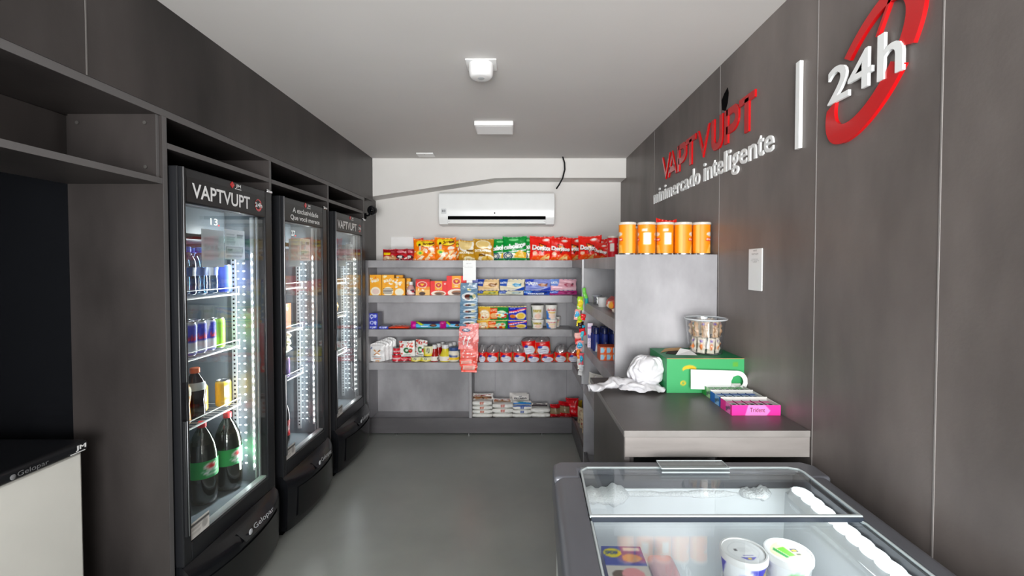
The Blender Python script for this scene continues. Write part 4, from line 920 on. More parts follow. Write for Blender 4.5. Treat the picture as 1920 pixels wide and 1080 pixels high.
# ---- third shelf, right: instant noodles and cups
def art_noodle(cv, k):
    if k == 0: cv.a[:] = hexc('e9b55c'); cv.ell(.55, .42, .42, .36, 'f6e6c8').speck(16, ['f9f0e0', 'd05a3a', 'e8c890', 'fff6e8'], .2, .15, .9, .75, .06).rect(0, .88, 1, 1, 'f2c62c').ell(.12, .35, .12, .2, 'e8842a')
    if k == 1: cv.a[:] = hexc('12823a'); cv.rect(0, .1, .42, .9, 'e0581e').ell(.25, .35, .22, .2, 'f0c08a').text('SOPA', .05, .68, .4, .84, 'fff4e0', .2).ell(.65, .45, .28, .28, 'd8e6c8').speck(12, ['d03828', 'e8f0f8', '8cc8e0', 'f0c040'], .4, .1, .95, .6, .06)
    if k == 2: cv.a[:] = hexc('2636b4'); cv.poly([(0, .5), (1, .78), (1, .9), (0, .66)], 'e23048').text('Miojao Lamen', .04, .58, .96, .76, 'fff0f0', .2, .06).ell(.7, .32, .28, .26, 'f2e0a0').ell(.7, .32, .2, .17, 'e6c050').ell(.25, .3, .18, .14, 'd07a30').text('galinha', .1, .84, .4, .92, 'c0c8ff')
NC = ['yellow', 'green and orange', 'blue']
for row, (zb, vt, items) in enumerate([(Z3+.0005, 600.8, [(893, 916, 0), (915, 951.5, 1), (952.5, 988, 2)]), (XZ(930, 600.6, 3.76)[1], 575, [(896, 919, 0), (918, 953, 1), (953.5, 987, 2)])]):
    for u0, u1, k in items:
        x, w, h = slot(u0, u1, vt, 3.76, zb); cv = cvb(w, h, 'ffffff'); art_noodle(cv, k); cv.rect(0, .95, 1, 1, mixc((.9, .8, .4), 'ffffff', .3))
        o = bag(w, h, .045, cv, 'noodle_pack', hexc('8a8a60'), seed=k+row*9, pinch=.01, flare=.01); put(o, x, 3.785, zb, 0, 0, 0); tag(o, '%s instant-noodle pack, %s layer on the third shelf' % (NC[k], ('lower', 'upper')[row]), 'noodle pack', 'instant-noodle packs')
def cup(x, y, z, r, h, k, lab):
    t = thing('noodle_cup', lab, 'cup', (x, y, z), 0, 'instant noodle cups')
    cv = Cv(48, max(10, int(h/.004)), 'f2f0ea')
    for c in (.25, .75):
        if k == 0: cv.rect(c-.24, .1, c-.16, .9, '4a7a4a').text('YAKISSOBA', c-.13, .5, c+.12, .72, 'a08a20', 0, .06).ell(c+.02, .24, .1, .18, 'e8c8b8')
        else: cv.poly([(c-.2, 0), (c-.02, 0), (c-.12, .6), (c-.2, .65)], '3c7ac8').text('Cup Noodles', c-.12, .6, c+.14, .76, 'c03838', 0, .05).ell(c+.02, .24, .11, .18, 'f0d8c8').rect(c-.1, .48, c+.12, .54, 'e0b840')
    MB().lathe([(r*.78, 0)]+[(r*(.78+.2*j/12), h*.96*j/12) for j in range(13)], PRINT, n=48, cv=cv, rot=-PI, cap=False).build('body', t, ang=80)
    MB().lathe([(.001, .002), (r*.76, 0), (r*.79, .004)], WPLAST, n=30, cap=False).build('foot_ring', t)
    MB().lathe([(r*.97, h*.955), (r*1.03, h*.96), (r*1.03, h*.98), (r*.98, h), (.001, h)], M('cup_lid', 'cfcdc4' if k else '6c6c66', .4) if False else M('cup_lid_%d' % k, ('8a8a84', 'e6e4de')[k], .4), n=36).build('lid', t)
ZC = XZ(1008, 600, 3.77)[1]
for u0, u1, vt, zb, k, Y, lab in [(996, 1021, 599.5, Z3, 0, 3.765, 'white noodle cup with olive lettering, bottom left'), (1023, 1047, 599.5, Z3, 1, 3.765, 'white noodle cup with blue and red print, bottom right'), (995.5, 1021, 572, ZC, 0, 3.765, 'white and green noodle cup with grey lid, stacked top left'), (1023, 1046.5, 572, ZC, 1, 3.765, 'white and blue noodle cup, stacked top right'), (1034, 1052, 594, Z3, 1, 3.86, 'noodle cup standing behind the right stack')]:
    x, w, h = slot(u0, u1, vt, Y, zb); cup(x, Y+w/2, zb+.0004, w/2, h, k, lab)

# ---- fourth shelf, left
for i in range(4):
    Y = 3.75+.035*i; x, w, h = slot(693.5, 720.5, 643, 3.75, Z4); x += .022*i
    h += .009*i
    cv = cvb(w, h, 'f2f2f2').rect(.1, .86, .9, .9, 'd0d0d0').poly([(.25, .62), (.32, .66), (.72, .38), (.66, .35)], 'c08a4a').poly([(.75, .62), (.68, .66), (.28, .38), (.34, .35)], 'a87038').lines(.2, .24, .8, .3, 1, '555a66').rect(.25, .17, .75, .2, 'd06a4a').ell(.5, .04, .16, .03, 'e0a050').poly([(.03, .7), (.16, .74), (.16, .8), (.03, .76)], '5a6a9c')
    o = bag(w, h, .028, cv, 'sugar_pouch', hexc('eeeeee'), seed=30+i, pinch=-.02, flare=-.12); put(o, x, Y+.016, Z4+.0005); tag(o, ('front white pouch printed with crossed canes, left end of the fourth shelf', 'second of the white pouches in the file behind the front one', 'third of the white pouches in the file behind the front one', 'rearmost white pouch of the file')[i], 'pouch', 'white pouches in a file')
def tin(u0, u1, vt, zb, Y, cv_, lab, name='food_tin', cat='tin', grp='red food tins', lid=STEEL):
    x, w, h = slot(u0, u1, vt, Y, zb); r = w/2; t = thing(name, lab, cat, (x, Y+r, zb+.0004), 0, grp)
    MB().lathe([(r*.98, .003)]+[(r*.98, .003+(h-.006)*j/8) for j in range(1, 9)], PRINT, n=36, cv=cv_, rot=-PI, cap=False).build('can_body', t, ang=80)
    m = MB(); m.lathe([(.001, .001), (r*.97, 0), (r, .002), (r*.98, .0045)], lid, n=30, cap=False); m.lathe([(r*.98, h-.0045), (r, h-.002), (r*.97, h), (r*.9, h-.002), (.001, h-.002)], lid, n=30, cap=False); m.build('rim', t)
    return zb+h
rc = lambda: Cv(36, 10, 'c8283a').rect(0, .35, 1, .6, 'e8d0d0').speck(8, ['ffffff', '8c1420', 'f0b0b0'], 0, .2, 1, .8, .04)
z1 = tin(733, 750.5, 665.5, Z4, 3.75, rc(), 'red food tin under the other in the stack of two'); tin(735, 749, 652.5, z1, 3.75, rc(), 'red food tin on top of the stack of two')
for u0, u1, lab in [(749, 764, 'low red tin under the first tomato-sauce pouch'), (764, 778, 'low red tin under the second tomato-sauce pouch')]:
    z1 = tin(u0, u1, 669, Z4, 3.77, rc(), lab)
def art_sauce(cv): cv.speck(16, ['c8302a', 'd8503a', 'b02420'], .02, .62, .98, .98, .06).speck(6, ['c8302a', '3c7a3c'], .0, .02, .25, .7, .05).text('Co', .3, .24, .86, .62, '2a6a3a', .12, .08).text('o', .62, .26, .86, .48, 'c8302a', .1, .07).lines(.3, .08, .8, .16, 1, '6a8a78').poly([(0, .9), (.1, .62), (.0, .5)], 'c03028')
for u0, u1, vt, Y, rz, lab in [(748, 777.5, 640, 3.765, .0, 'white and red tomato-sauce pouch, fully seen left one'), (776, 800, 638, 3.78, -.25, 'white and red tomato-sauce pouch tilted right behind the first')]:
    x, w, h = slot(u0, u1, vt, Y, z1); cv = cvb(w, h, 'f4f3ef'); art_sauce(cv); o = bag(w, h, .03, cv, 'sauce_pouch', hexc('e0dcd6'), seed=int(u0), pinch=.0, flare=.0); put(o, x, Y+.02, z1+.001, 0, .06 if rz else -.03, rz); tag(o, lab, 'pouch', 'tomato-sauce pouches')
def oc():
    c = Cv(40, 10, 'e9e6c0').rect(0, 0, 1, .22, 'e8d22c')
    for q in (.25, .75): c.text('Q', q-.05, .3, q+.05, .85, '3a4a3a', 0, .03).ell(q-.14, .5, .05, .3, 'c8cc3c')
    return c
zt_2 = tin(768, 788, 669.5, Z4, 3.745, oc(), 'low pale yellow tub, left of the lower pair', 'margarine_tub', 'tub', 'yellow tubs'); tin(787.5, 807, 669.5, Z4, 3.745, oc(), 'low pale yellow tub, right of the lower pair', 'margarine_tub', 'tub', 'yellow tubs')
tin(792, 813, 649, zt_2+.001, 3.75, oc(), 'pale yellow tub with dark lid on top of the lower pair', 'margarine_tub', 'tub', 'yellow tubs', M('dark_tub_lid', '6a6a5c', .35))
# squeeze bottles: two files going back
for (u0, u1, col, dark, nm) in [(806, 821, 'a81a18', '7c1010', 'red ketchup'), (822, 844.5, 'e3d23c', 'c8b42a', 'yellow mustard')]:
    for i in range(3):
        Y = 3.75+.065*i; x, w, h = slot(u0, u1, 648, 3.75, Z4); x += .022*i; r = w/2
        cv = Cv(30, 8, 'f0ece4').text('Ki', .2, .2, .32, .8, '3a3030').speck(5, ['c02020', '555555'], .15, .2, .4, .8, .03)
        bottle('squeeze_bottle', '%s squeeze bottle with white cap, %s' % (nm, ('front one', 'second in its file', 'rear one of its file')[i]), 'bottle', nm+' bottles', x, Y+r, Z4+.0004,
               [(r*.92, 0), (r, .008), (r, h*.33), (r*.72, h*.5), (r*.55, h*.66), (r*.5, h*.8)], M(nm.replace(' ', '_'), col, .25), [(r*.58, h*.78), (r*.62, h*.80), (r*.6, h), (r*.5, h*1.02)], WPLAST, (h*.05, h*.32, cv, -1.9), rz=0)
for u0, u1, Y, lab in [(839, 860, 3.75, 'mayonnaise jar with blue lid at the end before the hanging cards'), (846, 866, 3.84, 'second mayonnaise jar behind the first'), (862, 872, 3.76, 'pale jar half hidden by the pink cards')]:
    x, w, h = slot(u0, u1, 652.5, Y, Z4); r = w/2; cv = Cv(34, 12, 'ece6d6').rect(0, .1, 1, .4, 'e8c02c').text('Hellmanns', .15, .5, .42, .85, '2a4488', 0, .06)
    bottle('mayonnaise_jar', lab, 'jar', 'mayonnaise jars', x, Y+r, Z4+.0004, [(r*.92, 0), (r, .006), (r, h*.62), (r*.86, h*.72), (r*.8, h*.8)], M('mayo', 'ece8da', .25), [(r*.9, h*.76), (r*.92, h*.78), (r*.92, h*.97), (r*.86, h)], M('blue_lid', '3c5488', .35), (h*.1, h*.56, cv, -PI*.5-1.8))
# ---- fourth shelf, right: loaf cakes in red packs with twisted clear tops
clr = glassy('clear_wrap', (.95, .95, .96), .14, .12, .38)
def loaf(u0, u1, vtop, vmid, zb, Y, lab, ry=0., seed=0):
    x, w, hm = slot(u0, u1, vmid, Y, zb); _, _, ht = slot(u0, u1, vtop, Y, zb)
    t = thing('cake_loaf_pack', lab, 'cake pack', (x, Y+.045, zb), 0, 'red packed loaf cakes'); t.rotation_euler = (0, ry, 0)
    cv = cvb(w, hm, 'd01818').ell(.5, .30, .42, .36, 'c9a06a').ell(.5, .30, .40, .345, 'dfe0ea').poly([(.12, .55), (.3, .72), (.5, .66), (.34, .5)], '2c3c9c').ell(.32, .55, .13, .07, '2c3c9c').lines(.3, .34, .75, .42, 1, '50506a').lines(.25, .16, .72, .22, 1, '9090a8').rect(.3, .86, .7, .9, 'f0b0a8').rect(0, 0, .06, .9, 'd8b070').rect(.95, 0, 1, .9, 'd8b070')
    def fn(sg):
        def f(s, k):
            a = max(0, math.sin(PI*s))**.3; e = (1-max(0, (k-.75)/.25)**3*.3)
            return ((s-.5)*w*(1+.03*math.sin(7*k+seed)), -sg*.045*a*e, k*hm)
        return f
    m = MB(); m.grid(fn(1), 26, 22, FILM, cv); m.grid(fn(-1), 8, 6, FILM, (*lin(hexc('b01414')), 1), flip=True); m.build('pack', t, recalc=False, ang=60)
    c = MB(); rd = random.Random(seed)
    def top(s, k):
        a = 2*PI*s; rr = 1-.55*k**2.2; wr = 1+.28*math.sin(5*a+seed)*k+.14*math.sin(11*a+2*seed+5*k)*k
        return (math.cos(a)*w/2*rr*wr+.15*w*k*math.sin(seed), math.sin(a)*.042*rr*wr, hm-.004+(ht-hm)*k)
    c.grid(top, 36, 8, clr); c.build('clear_wrapper', t, recalc=False, ang=70)
LO = [(896, 911.5, 'red loaf-cake pack just right of the pink hanging cards'), (911, 935, 'red loaf-cake pack, second in the row'), (937, 961, 'red loaf-cake pack, third in the row'), (962, 986.5, 'red loaf-cake pack, fourth in the row'), (988, 1012.5, 'red loaf-cake pack under the left raised one'), (1014, 1039.5, 'red loaf-cake pack under the right raised one'), (1040, 1064, 'red loaf-cake pack right of the raised pair'), (1064, 1087, 'red loaf-cake pack at the corner end')]
for i, (u0, u1, lab) in enumerate(LO): loaf(u0, u1, 647 if i not in (4, 5) else 662, 661 if i not in (4, 5) else 664, Z4+.0005, 3.75, lab, 0, i+1)
zU2 = XZ(1000, 664, 3.77)[1]
loaf(979, 1006, 632.5, 639.5, zU2+.001, 3.765, 'red loaf-cake pack lying on top, left of the raised pair', -.06, 21); loaf(1005, 1034, 631.5, 641, zU2+.001, 3.765, 'red loaf-cake pack lying on top, right of the raised pair', -.10, 22)

# ---- bottom bay: sugar, flour and coffee
def sack(u0, u1, vt, vb, Y, lab, mark=None, kind='white', seed=0, d=.17):
    xa, zt0 = XZ(u0, vt, Y); xb, zb0 = XZ(u1, vb, Y); w, h = xb-xa, zt0-zb0
    cv = Cv(40, 8, 'efefeb')
    if mark: cv.text('acucar', .42, .45, .62, .75, mark, 0, .04)
    if kind == 'blue': cv.rect(.05, .75, .95, 1, '2a62b8')
    n = 40
    def f(s, k):
        a = PI*k  # front edge sweep from bottom to top
        e = max(0, math.sin(PI*s))**.35
        return ((s-.5)*w*(1+.02*math.sin(8*k+seed)), -.02-math.sin(a)*.028*e+.002*math.sin(22*s+seed), h*.5-h*.5*math.cos(a)*(.25+.75*e))
    m = MB(); m.grid(f, n, 10, FILM, cv)
    def top(s, k):
        e = max(0, math.sin(PI*s))**.35; g = (1 if k < .75 else max(0, (1-k)*4))**.5
        return ((s-.5)*w*(1+.02*math.sin(8+seed)), -.02+k*d+.002*math.sin(22*s+seed)*(1-k), h*.5+h*.5*(.25+.75*e)*g+.002*math.sin(12*s+9*k+seed)*k)
    tc = Cv(40, 30, 'eeeeea')
    m.grid(top, 30, 12, FILM, tc)
    m.grid(lambda s, k: ((s-.5)*w, -.02+k*d, h*.5-h*.5*(.25+.75*max(0, math.sin(PI*s))**.35)), 12, 2, FILM, (*lin(hexc('deded8')), 1))
    o = m.build({'white': 'sugar_pack'}.get(kind, 'flour_pack'), ang=60); put(o, (xa+xb)/2, Y+.045, zb0); return tag(o, lab, 'pack', 'white one-kilo packs in stacks')
stk = [(884.5, 922.5, [(785, 776.5), (776.5, 769.5), (769.5, 762), (762, 752.5)], 'first', 'a8503c'), (923, 962, [(785, 776), (776, 767), (767, 757.5)], 'second', 'b05a50'), (961, 997, [(785, 777), (777, 769.5), (769.5, 761.5)], 'third', '304a90'), (995, 1031.5, [(785, 775.5), (775.5, 766)], 'fourth', None)]
LAY = ['bottom', 'second from the bottom', 'third from the bottom', 'fourth from the bottom']
for u0, u1, lay, nm, mk in stk:
    for j, (vb, vt) in enumerate(lay):
        vb2 = vb
        sack(u0+random.uniform(-.5, .5), u1+random.uniform(-.5, .8), vt, vb2, 3.77, 'white one-kilo pack, %s of the %s stack from the divider' % (LAY[j], nm), mk if j else None, 'blue' if nm == 'third' and j == 2 else 'white', seed=j+u0)
def leanpack(u0, u1, vt, vb, Y, cvf, lab, tilt=-.35, name='sugar_pack'):
    xa, za = XZ(u0, vt, Y+.05); xb, zb0 = XZ(u1, vb, Y); w = xb-xa; h = (za-zb0)/math.cos(tilt)
    cv = cvb(w, h, 'e3e0dd'); cvf(cv); o = bag(w, h, .04, cv, name, hexc('dcdad6'), seed=int(u0), pinch=.0, flare=.02); put(o, (xa+xb)/2, Y+.045, zb0+.004, tilt, 0, 0); tag(o, lab, 'pack', 'white one-kilo packs in stacks')
brown = lambda t: (lambda cv: cv.rect(.06, .18, .94, .5, '6a4a38').speck(9, ['8a6448', '4a3024', '9a7458'], .1, .22, .9, .46, .06).text(t, .1, .62, .9, .82, '8c3a38', .04, .04))
leanpack(885, 924, 739, 753, 3.80, brown('Alegre'), 'greyish pack with brown panel and red writing, top of the first stack')
leanpack(924.5, 960, 748, 758.5, 3.80, brown('Doce'), 'greyish pack with brown panel, top of the second stack')
leanpack(962, 996, 752.5, 762.5, 3.80, lambda cv: cv.rect(0, 0, 1, .45, '2468b8').poly([(.0, .4), (.5, .62), (1, .5), (1, .3), (0, .3)], '2a88c0').ell(.4, .7, .2, .1, '5a8a5a'), 'white pack with blue lower half, on the third stack')
leanpack(960, 992, 739.5, 756, 3.85, lambda cv: (cv.text('sal', .42, .66, .58, .82, '555a66'), cv.text('PITADA', .15, .40, .9, .58, '2a2c34', 0, .05), cv.lines(.3, .3, .75, .36, 1, '666a70')), 'white salt pack with dark lettering standing behind the third stack', -.05, 'salt_pack')
leanpack(955.5, 989, 737, 756, 3.89, lambda cv: cv, 'plain white pack rearmost on the third stack', -.02, 'salt_pack')
leanpack(997, 1027, 757, 766.5, 3.80, lambda cv: cv.rect(0, .0, 1, .45, '3a3236').rect(.1, .5, .9, .8, '5a5456').ell(.5, .66, .2, .1, 'c8c4c0'), 'pack with dark brown top, top of the fourth stack', -.5)
def art_cof(cv, k): cv.rect(.0, .3, 1, .8, '8a7a60').rect(0, .74, 1, .8, '6a1018').speck(9, ['d8404a', 'f0a0a0'], .05, .02, .95, .28, .05)
for i, (u0, u1, vt, vb, Y, rz, ry, lab) in enumerate([(1031, 1052, 761, 785, 3.78, .2, .1, 'dark red pack lying right of the white packs'), (1046, 1071, 756, 785, 3.79, -.1, .12, 'red and brown pack leaning in the corner of the bottom bay'), (1062, 1088, 750, 781, 3.79, -.5, -.2, 'glossy red pack upright at the very corner of the bottom bay'), (1076, 1092, 753, 775, 3.88, -.3, 0, 'yellow-brown pack behind the corner red one')]):
    x, w, h = slot(u0, u1, vt, Y, ZB); cv = cvb(w, h, 'b81420'); art_cof(cv, 0) if i < 2 else cv.speck(12, ['e84050', 'f4c0c0', '8c0c14'], .1, .1, .9, .95, .07) if i == 2 else cv.rect(0, 0, 1, 1, 'b89a30')
    o = bag(w, h, .07, cv, 'coffee_pack', hexc('8c1018'), seed=90+i); put(o, x, Y+.03, ZB+.001, -.1, ry*.5, rz); tag(o, lab, 'coffee pack', 'red packs in the bottom corner')

# ---- hanging notice card and sachet cards on the middle of the shelves
Yc = 3.706
x0, zt0 = XZ(868, 488, Yc); x1, zb0 = XZ(892.5, 525.5, Yc)
nt_ = thing('notice_card', 'white notice card hung on the front edge of the top shelf, above the blue sachets', 'notice', ((x0+x1)/2, Yc, zt0))
ww = (x1-x0)/2
pl = MB(); pl.box(-ww, ww, -.0015, .0015, zb0-zt0, .0, WHITE); pl.box(-ww*.45, ww*.45, -.0012, .0012, zb0-zt0-.028, zb0-zt0, WHITE); plo = pl.build('card', nt_, bevel=.0008, seg=1)
tx = MB()
for z, w_, h_, s_ in ((-.030, .5, .006, 'VAPTVUPT'), (-.050, 1.0, .004, 'baixe o aplicativo'), (-.060, .8, .004, 'e faca sua compra')): text_mesh(tx, s_, (-w_*ww, -.0018, z), (1, 0, 0), (0, 0, 1), 2*w_*ww*.8, h_, M('notice_ink'), .0003, 0)
tx.build('card_text', nt_, smooth=False)
def card(name, u0, u1, vt, vb, Y, cvf, bg, lab, grp, ry=0., bulge=.012, cat='sachet card'):
    xa, za = XZ(u0, vt, Y); xb, zb_ = XZ(u1, vb, Y); w, h = xb-xa, za-zb_; cv = cvb(w, h, bg, .0032); cvf(cv)
    m = MB(); nx, ny = max(10, int(w/.0035)), max(10, int(h/.0035))
    f = lambda sg: (lambda s, k: ((s-.5)*w+.002*math.sin(14*k), -sg*(.001+bulge*max(0, math.sin(PI*s)*math.sin(PI*k))**.6*(.6+.4*math.cos(14*k)))+.003*math.sin(9*k), -(1-k)*h))
    m.grid(f(1), nx, ny, FILM, cv); m.grid(f(-.3), 6, 8, FILM, (*lin(hexc(bg)), 1), flip=True)
    o = m.build(name, recalc=False, ang=60); put(o, (xa+xb)/2, Y, za, 0, ry, 0); tag(o, lab, cat, grp)
bl = lambda cv: cv.speck(7, ['e8eef2', 'c9d4dc'], .05, .55, .95, .95, .07).ell(.5, .28, .42, .22, 'e6e9ea').ell(.45, .26, .2, .14, '5a2c22').ell(.66, .24, .14, .1, '1f5a5c').ell(.8, .3, .1, .12, 'd8d0a0').text('bis', .4, .62, .6, .72, 'd8c84a')
bs_ = lambda cv: cv.rect(0, 0, 1, .08, '4e6a80').ell(.55, .5, .38, .3, 'dfe6ea').poly([(.3, .4), (.5, .62), (.7, .45), (.5, .3)], '2a2c30').ell(.4, .45, .1, .12, '7a3c2c').ell(.75, .5, .12, .14, 'e4dcb4')
card('sachet_card', 863.5, 895.5, 530.5, 566, 3.690, bl, '6f8ea6', 'blue-grey sachet card, topmost of the hanging strip under the notice', 'blue-grey hanging sachets')
for i, (va, vb, lab) in enumerate([(566, 577, 'blue-grey sachet just under the top card'), (577, 590, 'blue-grey sachet third from the top'), (590, 600, 'blue-grey sachet fourth from the top'), (600, 611, 'lowest blue-grey sachet, above the pink cards')]):
    card('sachet_card', 862.5+(i == 3)*-.5, 895.5-(i == 3)*2, va, vb, 3.688, bs_, '6f8ea6', lab, 'blue-grey hanging sachets')
pk1 = lambda cv: cv.rect(.05, .0, .95, .06, 'f08a80').speck(46, ['f6f0f0', 'ffffff', 'e87878', 'd84a50', 'f8d8d8'], .05, .1, .95, .95, .05).poly([(.3, .2), (.4, .2), (.5, .6), (.42, .6)], 'faf4f4').poly([(.55, .15), (.66, .15), (.8, .6), (.7, .62)], 'faf4f4').ell(.5, .84, .3, .08, '3a4a6a').text('Fini', .32, .79, .68, .89, 'f4f6ff', 0, .05)
pk2 = lambda cv: cv.speck(14, ['f7d9d6', 'ffffff', 'e84a3c'], .1, .5, .95, .95, .045).rect(.2, .1, .8, .42, 'f0a8a0').rect(.24, .14, .76, .36, 'f8d4ce').lines(.28, .16, .72, .34, 5, 'e88a80')
pk3 = lambda cv: cv.rect(.1, .25, .9, .75, 'f4b0a4').rect(.14, .32, .86, .68, 'f9d8d0').lines(.2, .36, .8, .64, 4, 'e87c6c').rect(0, 0, 1, .1, 'f0604a')
card('sweets_packet', 874, 898, 606, 672, 3.680, lambda cv: cv.speck(60, ['f4c4c0', 'ffffff', 'e87878'], .05, .02, .98, .98, .04), 'e8807c', 'long pink sweets packet hanging behind the front pink one', 'pink hanging sweets packets', .03, .006)
card('sweets_packet', 861.5, 888.5, 612, 656, 3.672, pk1, 'e88a88', 'white-patterned pink sweets packet hanging in front', 'pink hanging sweets packets', .06, .008)
card('sweets_packet', 863, 893, 654, 685, 3.675, pk2, 'e8685c', 'coral sweets packet below the patterned pink one', 'pink hanging sweets packets', -.02, .006)
card('sweets_packet', 861.5, 887, 673, 687, 3.668, pk3, 'e84c34', 'orange-red sweets packet third from the bottom', 'pink hanging sweets packets', -.03, .006)
card('sweets_packet', 865, 894, 681, 698, 3.662, pk3, 'ee4428', 'orange-red sweets packet at the bottom end of the hanging strip', 'pink hanging sweets packets', .03, .006)
card('sweets_packet', 869, 895.5, 664, 690, 3.684, pk3, 'e85a48', 'orange-red sweets packet showing at the right edge', 'pink hanging sweets packets', .02, .006)

# ---- lollipop and sweets strips hanging at the corner divider
strip = [(1083, 1093, 556, 582, '9ac83c', 'f0d84a', 'green and yellow sweets bag at the top of the corner strip'), (1091, 1096.5, 540, 585, '3aa0a0', '7ac85a', 'thin teal sweets strip beside the green bag'), (1079, 1088, 580, 600, 'e8a8a0', '5ab8e0', 'pink and blue wrapped sweet under the green sweets bag'), (1084, 1091.5, 592, 612, 'e8d83c', '9ac83c', 'yellow wrapped sweet in the middle of the corner strip'), (1090, 1098, 589, 600, 'd8202a', 'e84a4a', 'small red wrapped sweet sticking out to the right'),
         (1083, 1093, 604, 630, 'e02838', '201418', 'red and black wrapped sweet'), (1091, 1096, 610, 645, '2a98b8', '60c8d8', 'thin blue sweets strip'), (1077, 1088, 624, 645, 'd84a48', 'f0c0b8', 'red wrapped sweet left of the strip'), (1083, 1094, 638, 658, 'e8a8a8', '3ab0d8', 'pink and blue wrapped sweet in the lower half'), (1081, 1086.5, 655, 692, 'e8e4e0', 'e88a2a', 'white paper tag with orange top'),
         (1086, 1094, 662, 684, 'd8606a', '38b0d0', 'red and cyan wrapped sweet near the bottom'), (1087, 1094, 684, 704, 'f0f0f0', 'd8dce0', 'white end tag of the corner strip')]
for i, (u0, u1, va, vb, c1, c2, lab) in enumerate(strip):
    Y = 2.98-.004*i; card('wrapped_sweet', u0, u1+1, va, vb, Y, (lambda cv, c1=c1, c2=c2: cv.rect(0, .55, 1, 1, c2) if i % 2 else cv.ell(.5, .5, .4, .3, c2).speck(5, ['ffffff', c2], .1, .1, .9, .9, .09)), c1, lab, 'sweets hanging at the corner', random.uniform(-.25, .25), .014, 'sweets')

# ---- side shelving goods
RZ = -PI/2
def sidecv(w, h, bg): return cvb(w, h, bg)
for i, (u, Y, lab) in enumerate([(1110, 2.90, 'clear cup standing farthest on the second side shelf'), (1121, 2.72, 'pale plastic cup before the red bread bag on the second side shelf')]):
    x = XS+.06; t = thing('plastic_cup', lab, 'cup', (x, Y, Z2), 0, 'cups on the side shelf')
    MB().lathe([(.001, .002), (.024, 0), (.029, .052)], (CLEAR, WPLAST)[i], n=28, cap=False).build('body', t); MB().lathe([(.029, .050), (.032, .052), (.031, .056), (.001, .058)], (M('cup_lid_clear', 'b4b8c0', .3), WPLAST)[i], n=28).build('lid', t)
for i, (Y, c1, c2, nm, lab, zz, h, w) in enumerate([(2.45, 'd8342a', 'f2b04a', 'bread_bag', 'red and orange snack bag lying on the second side shelf', Z2, .075, .26), (2.30, '5a6a8c', 'e8e4dc', 'bread_bag', 'blue and white packet nearest the end panel on the second side shelf', Z2, .035, .16)]):
    cv = cvb(w, h, c1).speck(14, [c2, 'f8ece0', c1], .05, .1, .95, .9, .08); o = bag(w, h, .10, cv, nm, hexc(c1), seed=200+i, flare=0); put(o, XS+.08, Y, zz+.001, 0, 0, RZ); tag(o, lab, 'snack bag', 'packets on the second side shelf')
def spray(x, y, z, col, lab):
    t = thing('deodorant_can', lab, 'spray can', (x, y, z), 0, 'deodorant cans'); r = .0215
    cv = Cv(30, 14, col)
    for c in (.2, .7): cv.poly([(c, 0), (c+.14, 0), (c+.05, .5)], 'e8eef8').ell(c+.1, .7, .06, .1, '7a8cc8')
    MB().lathe([(r, .002), (r, .03), (r, .06), (r, .09), (r, .098), (r*.8, .106)], PRINT, n=30, cv=cv, cap=False).build('can_body', t, ang=80)
    MB().lathe([(r*.8, .104), (r*.9, .107), (r*.88, .140), (r*.75, .145), (.001, .146)], M('navy_cap', '1c2450', .3), n=26).build('cap', t); MB().lathe([(.001, .001), (r, 0), (r, .003)], STEEL, n=26, cap=False).build('rim', t)
for j in range(3):
    for i in range(2):
        spray((.482, .535, .589)[j], 2.79+.07*i, Z3, '1f2f72', 'navy deodorant can on the third side shelf, %s, %s from the aisle' % (('front row', 'back row')[i], ('first', 'second', 'third')[j]))
o = boxp(.032, .155, .03, cvb(.032, .155, 'e8dcea').text('Skuta', .1, .4, .9, .55, '2a3488', 0, .06).rect(0, .8, 1, .86, 'c080b0').speck(5, ['2a3488'], .3, .1, .6, .35, .06), 'lotion_box', 'e4d8e6'); put(o, .462, 2.90, Z3+.0005, 0, 0, -.1); tag(o, 'tall white and lilac box at the far end of the third side shelf', 'box')
for j in range(3):
    for i in range(2):
        cv = cvb(.034, .037, 'f0641c', .003).rect(.1, .12, .55, .88, 'a8d8f0').ell(.5, .5, .14, .36, 'a8d8f0').ell(.8, .7, .1, .2, 'f8b080'); o = boxp(.0335, .0372, .09, cv, 'soap_box', 'e05a18')
        put(o, .471+.0345*j, 2.50, Z3+.001+.038*i); tag(o, 'orange soap box with light blue panel, %s layer, %s from the aisle' % (('lower', 'upper')[i], ('first', 'second', 'third')[j]), 'box', 'orange soap boxes')
for j, (c1, c2) in enumerate([('58c0e0', 'e8d83c'), ('4ab0d8', 'f0f4f4')]):
    o = boxp(.16, .03, .09, cvb(.16, .03, c1).rect(0, .5, 1, 1, c2).lines(.2, .15, .8, .4, 1, 'ffffff'), 'toothpaste_box', c1); put(o, XS+.006, 2.44-.2*j+.05, Z3+.1+.0 if False else Z3+.001, 0, 0, RZ) if False else put(o, XS+.10, 2.26, Z3+.001+.031*j, 0, 0, RZ); tag(o, ('cyan and yellow flat box nearest the end panel, lower', 'cyan and white flat box nearest the end panel, upper')[j], 'box', 'flat cyan boxes')
for j, (Y, c1, c2, lab) in enumerate([(2.86, 'e8e6e0', 'd8d4cc', 'white crumpled packet on the fourth side shelf'), (2.66, '1f3fa0', 'e8eef8', 'blue packet below the white one on the fourth side shelf')]):
    cv = cvb(.12, .09, c1).speck(8, [c2, 'f4f4f4'], .1, .1, .9, .9, .08); o = bag(.15, .11 if j == 0 else .07, .08, cv, 'cotton_pack', hexc(c1), seed=240+j); put(o, XS+.06, Y, Z4+.001, 0, 0, -.9); tag(o, lab, 'packet', 'packets on the fourth side shelf')
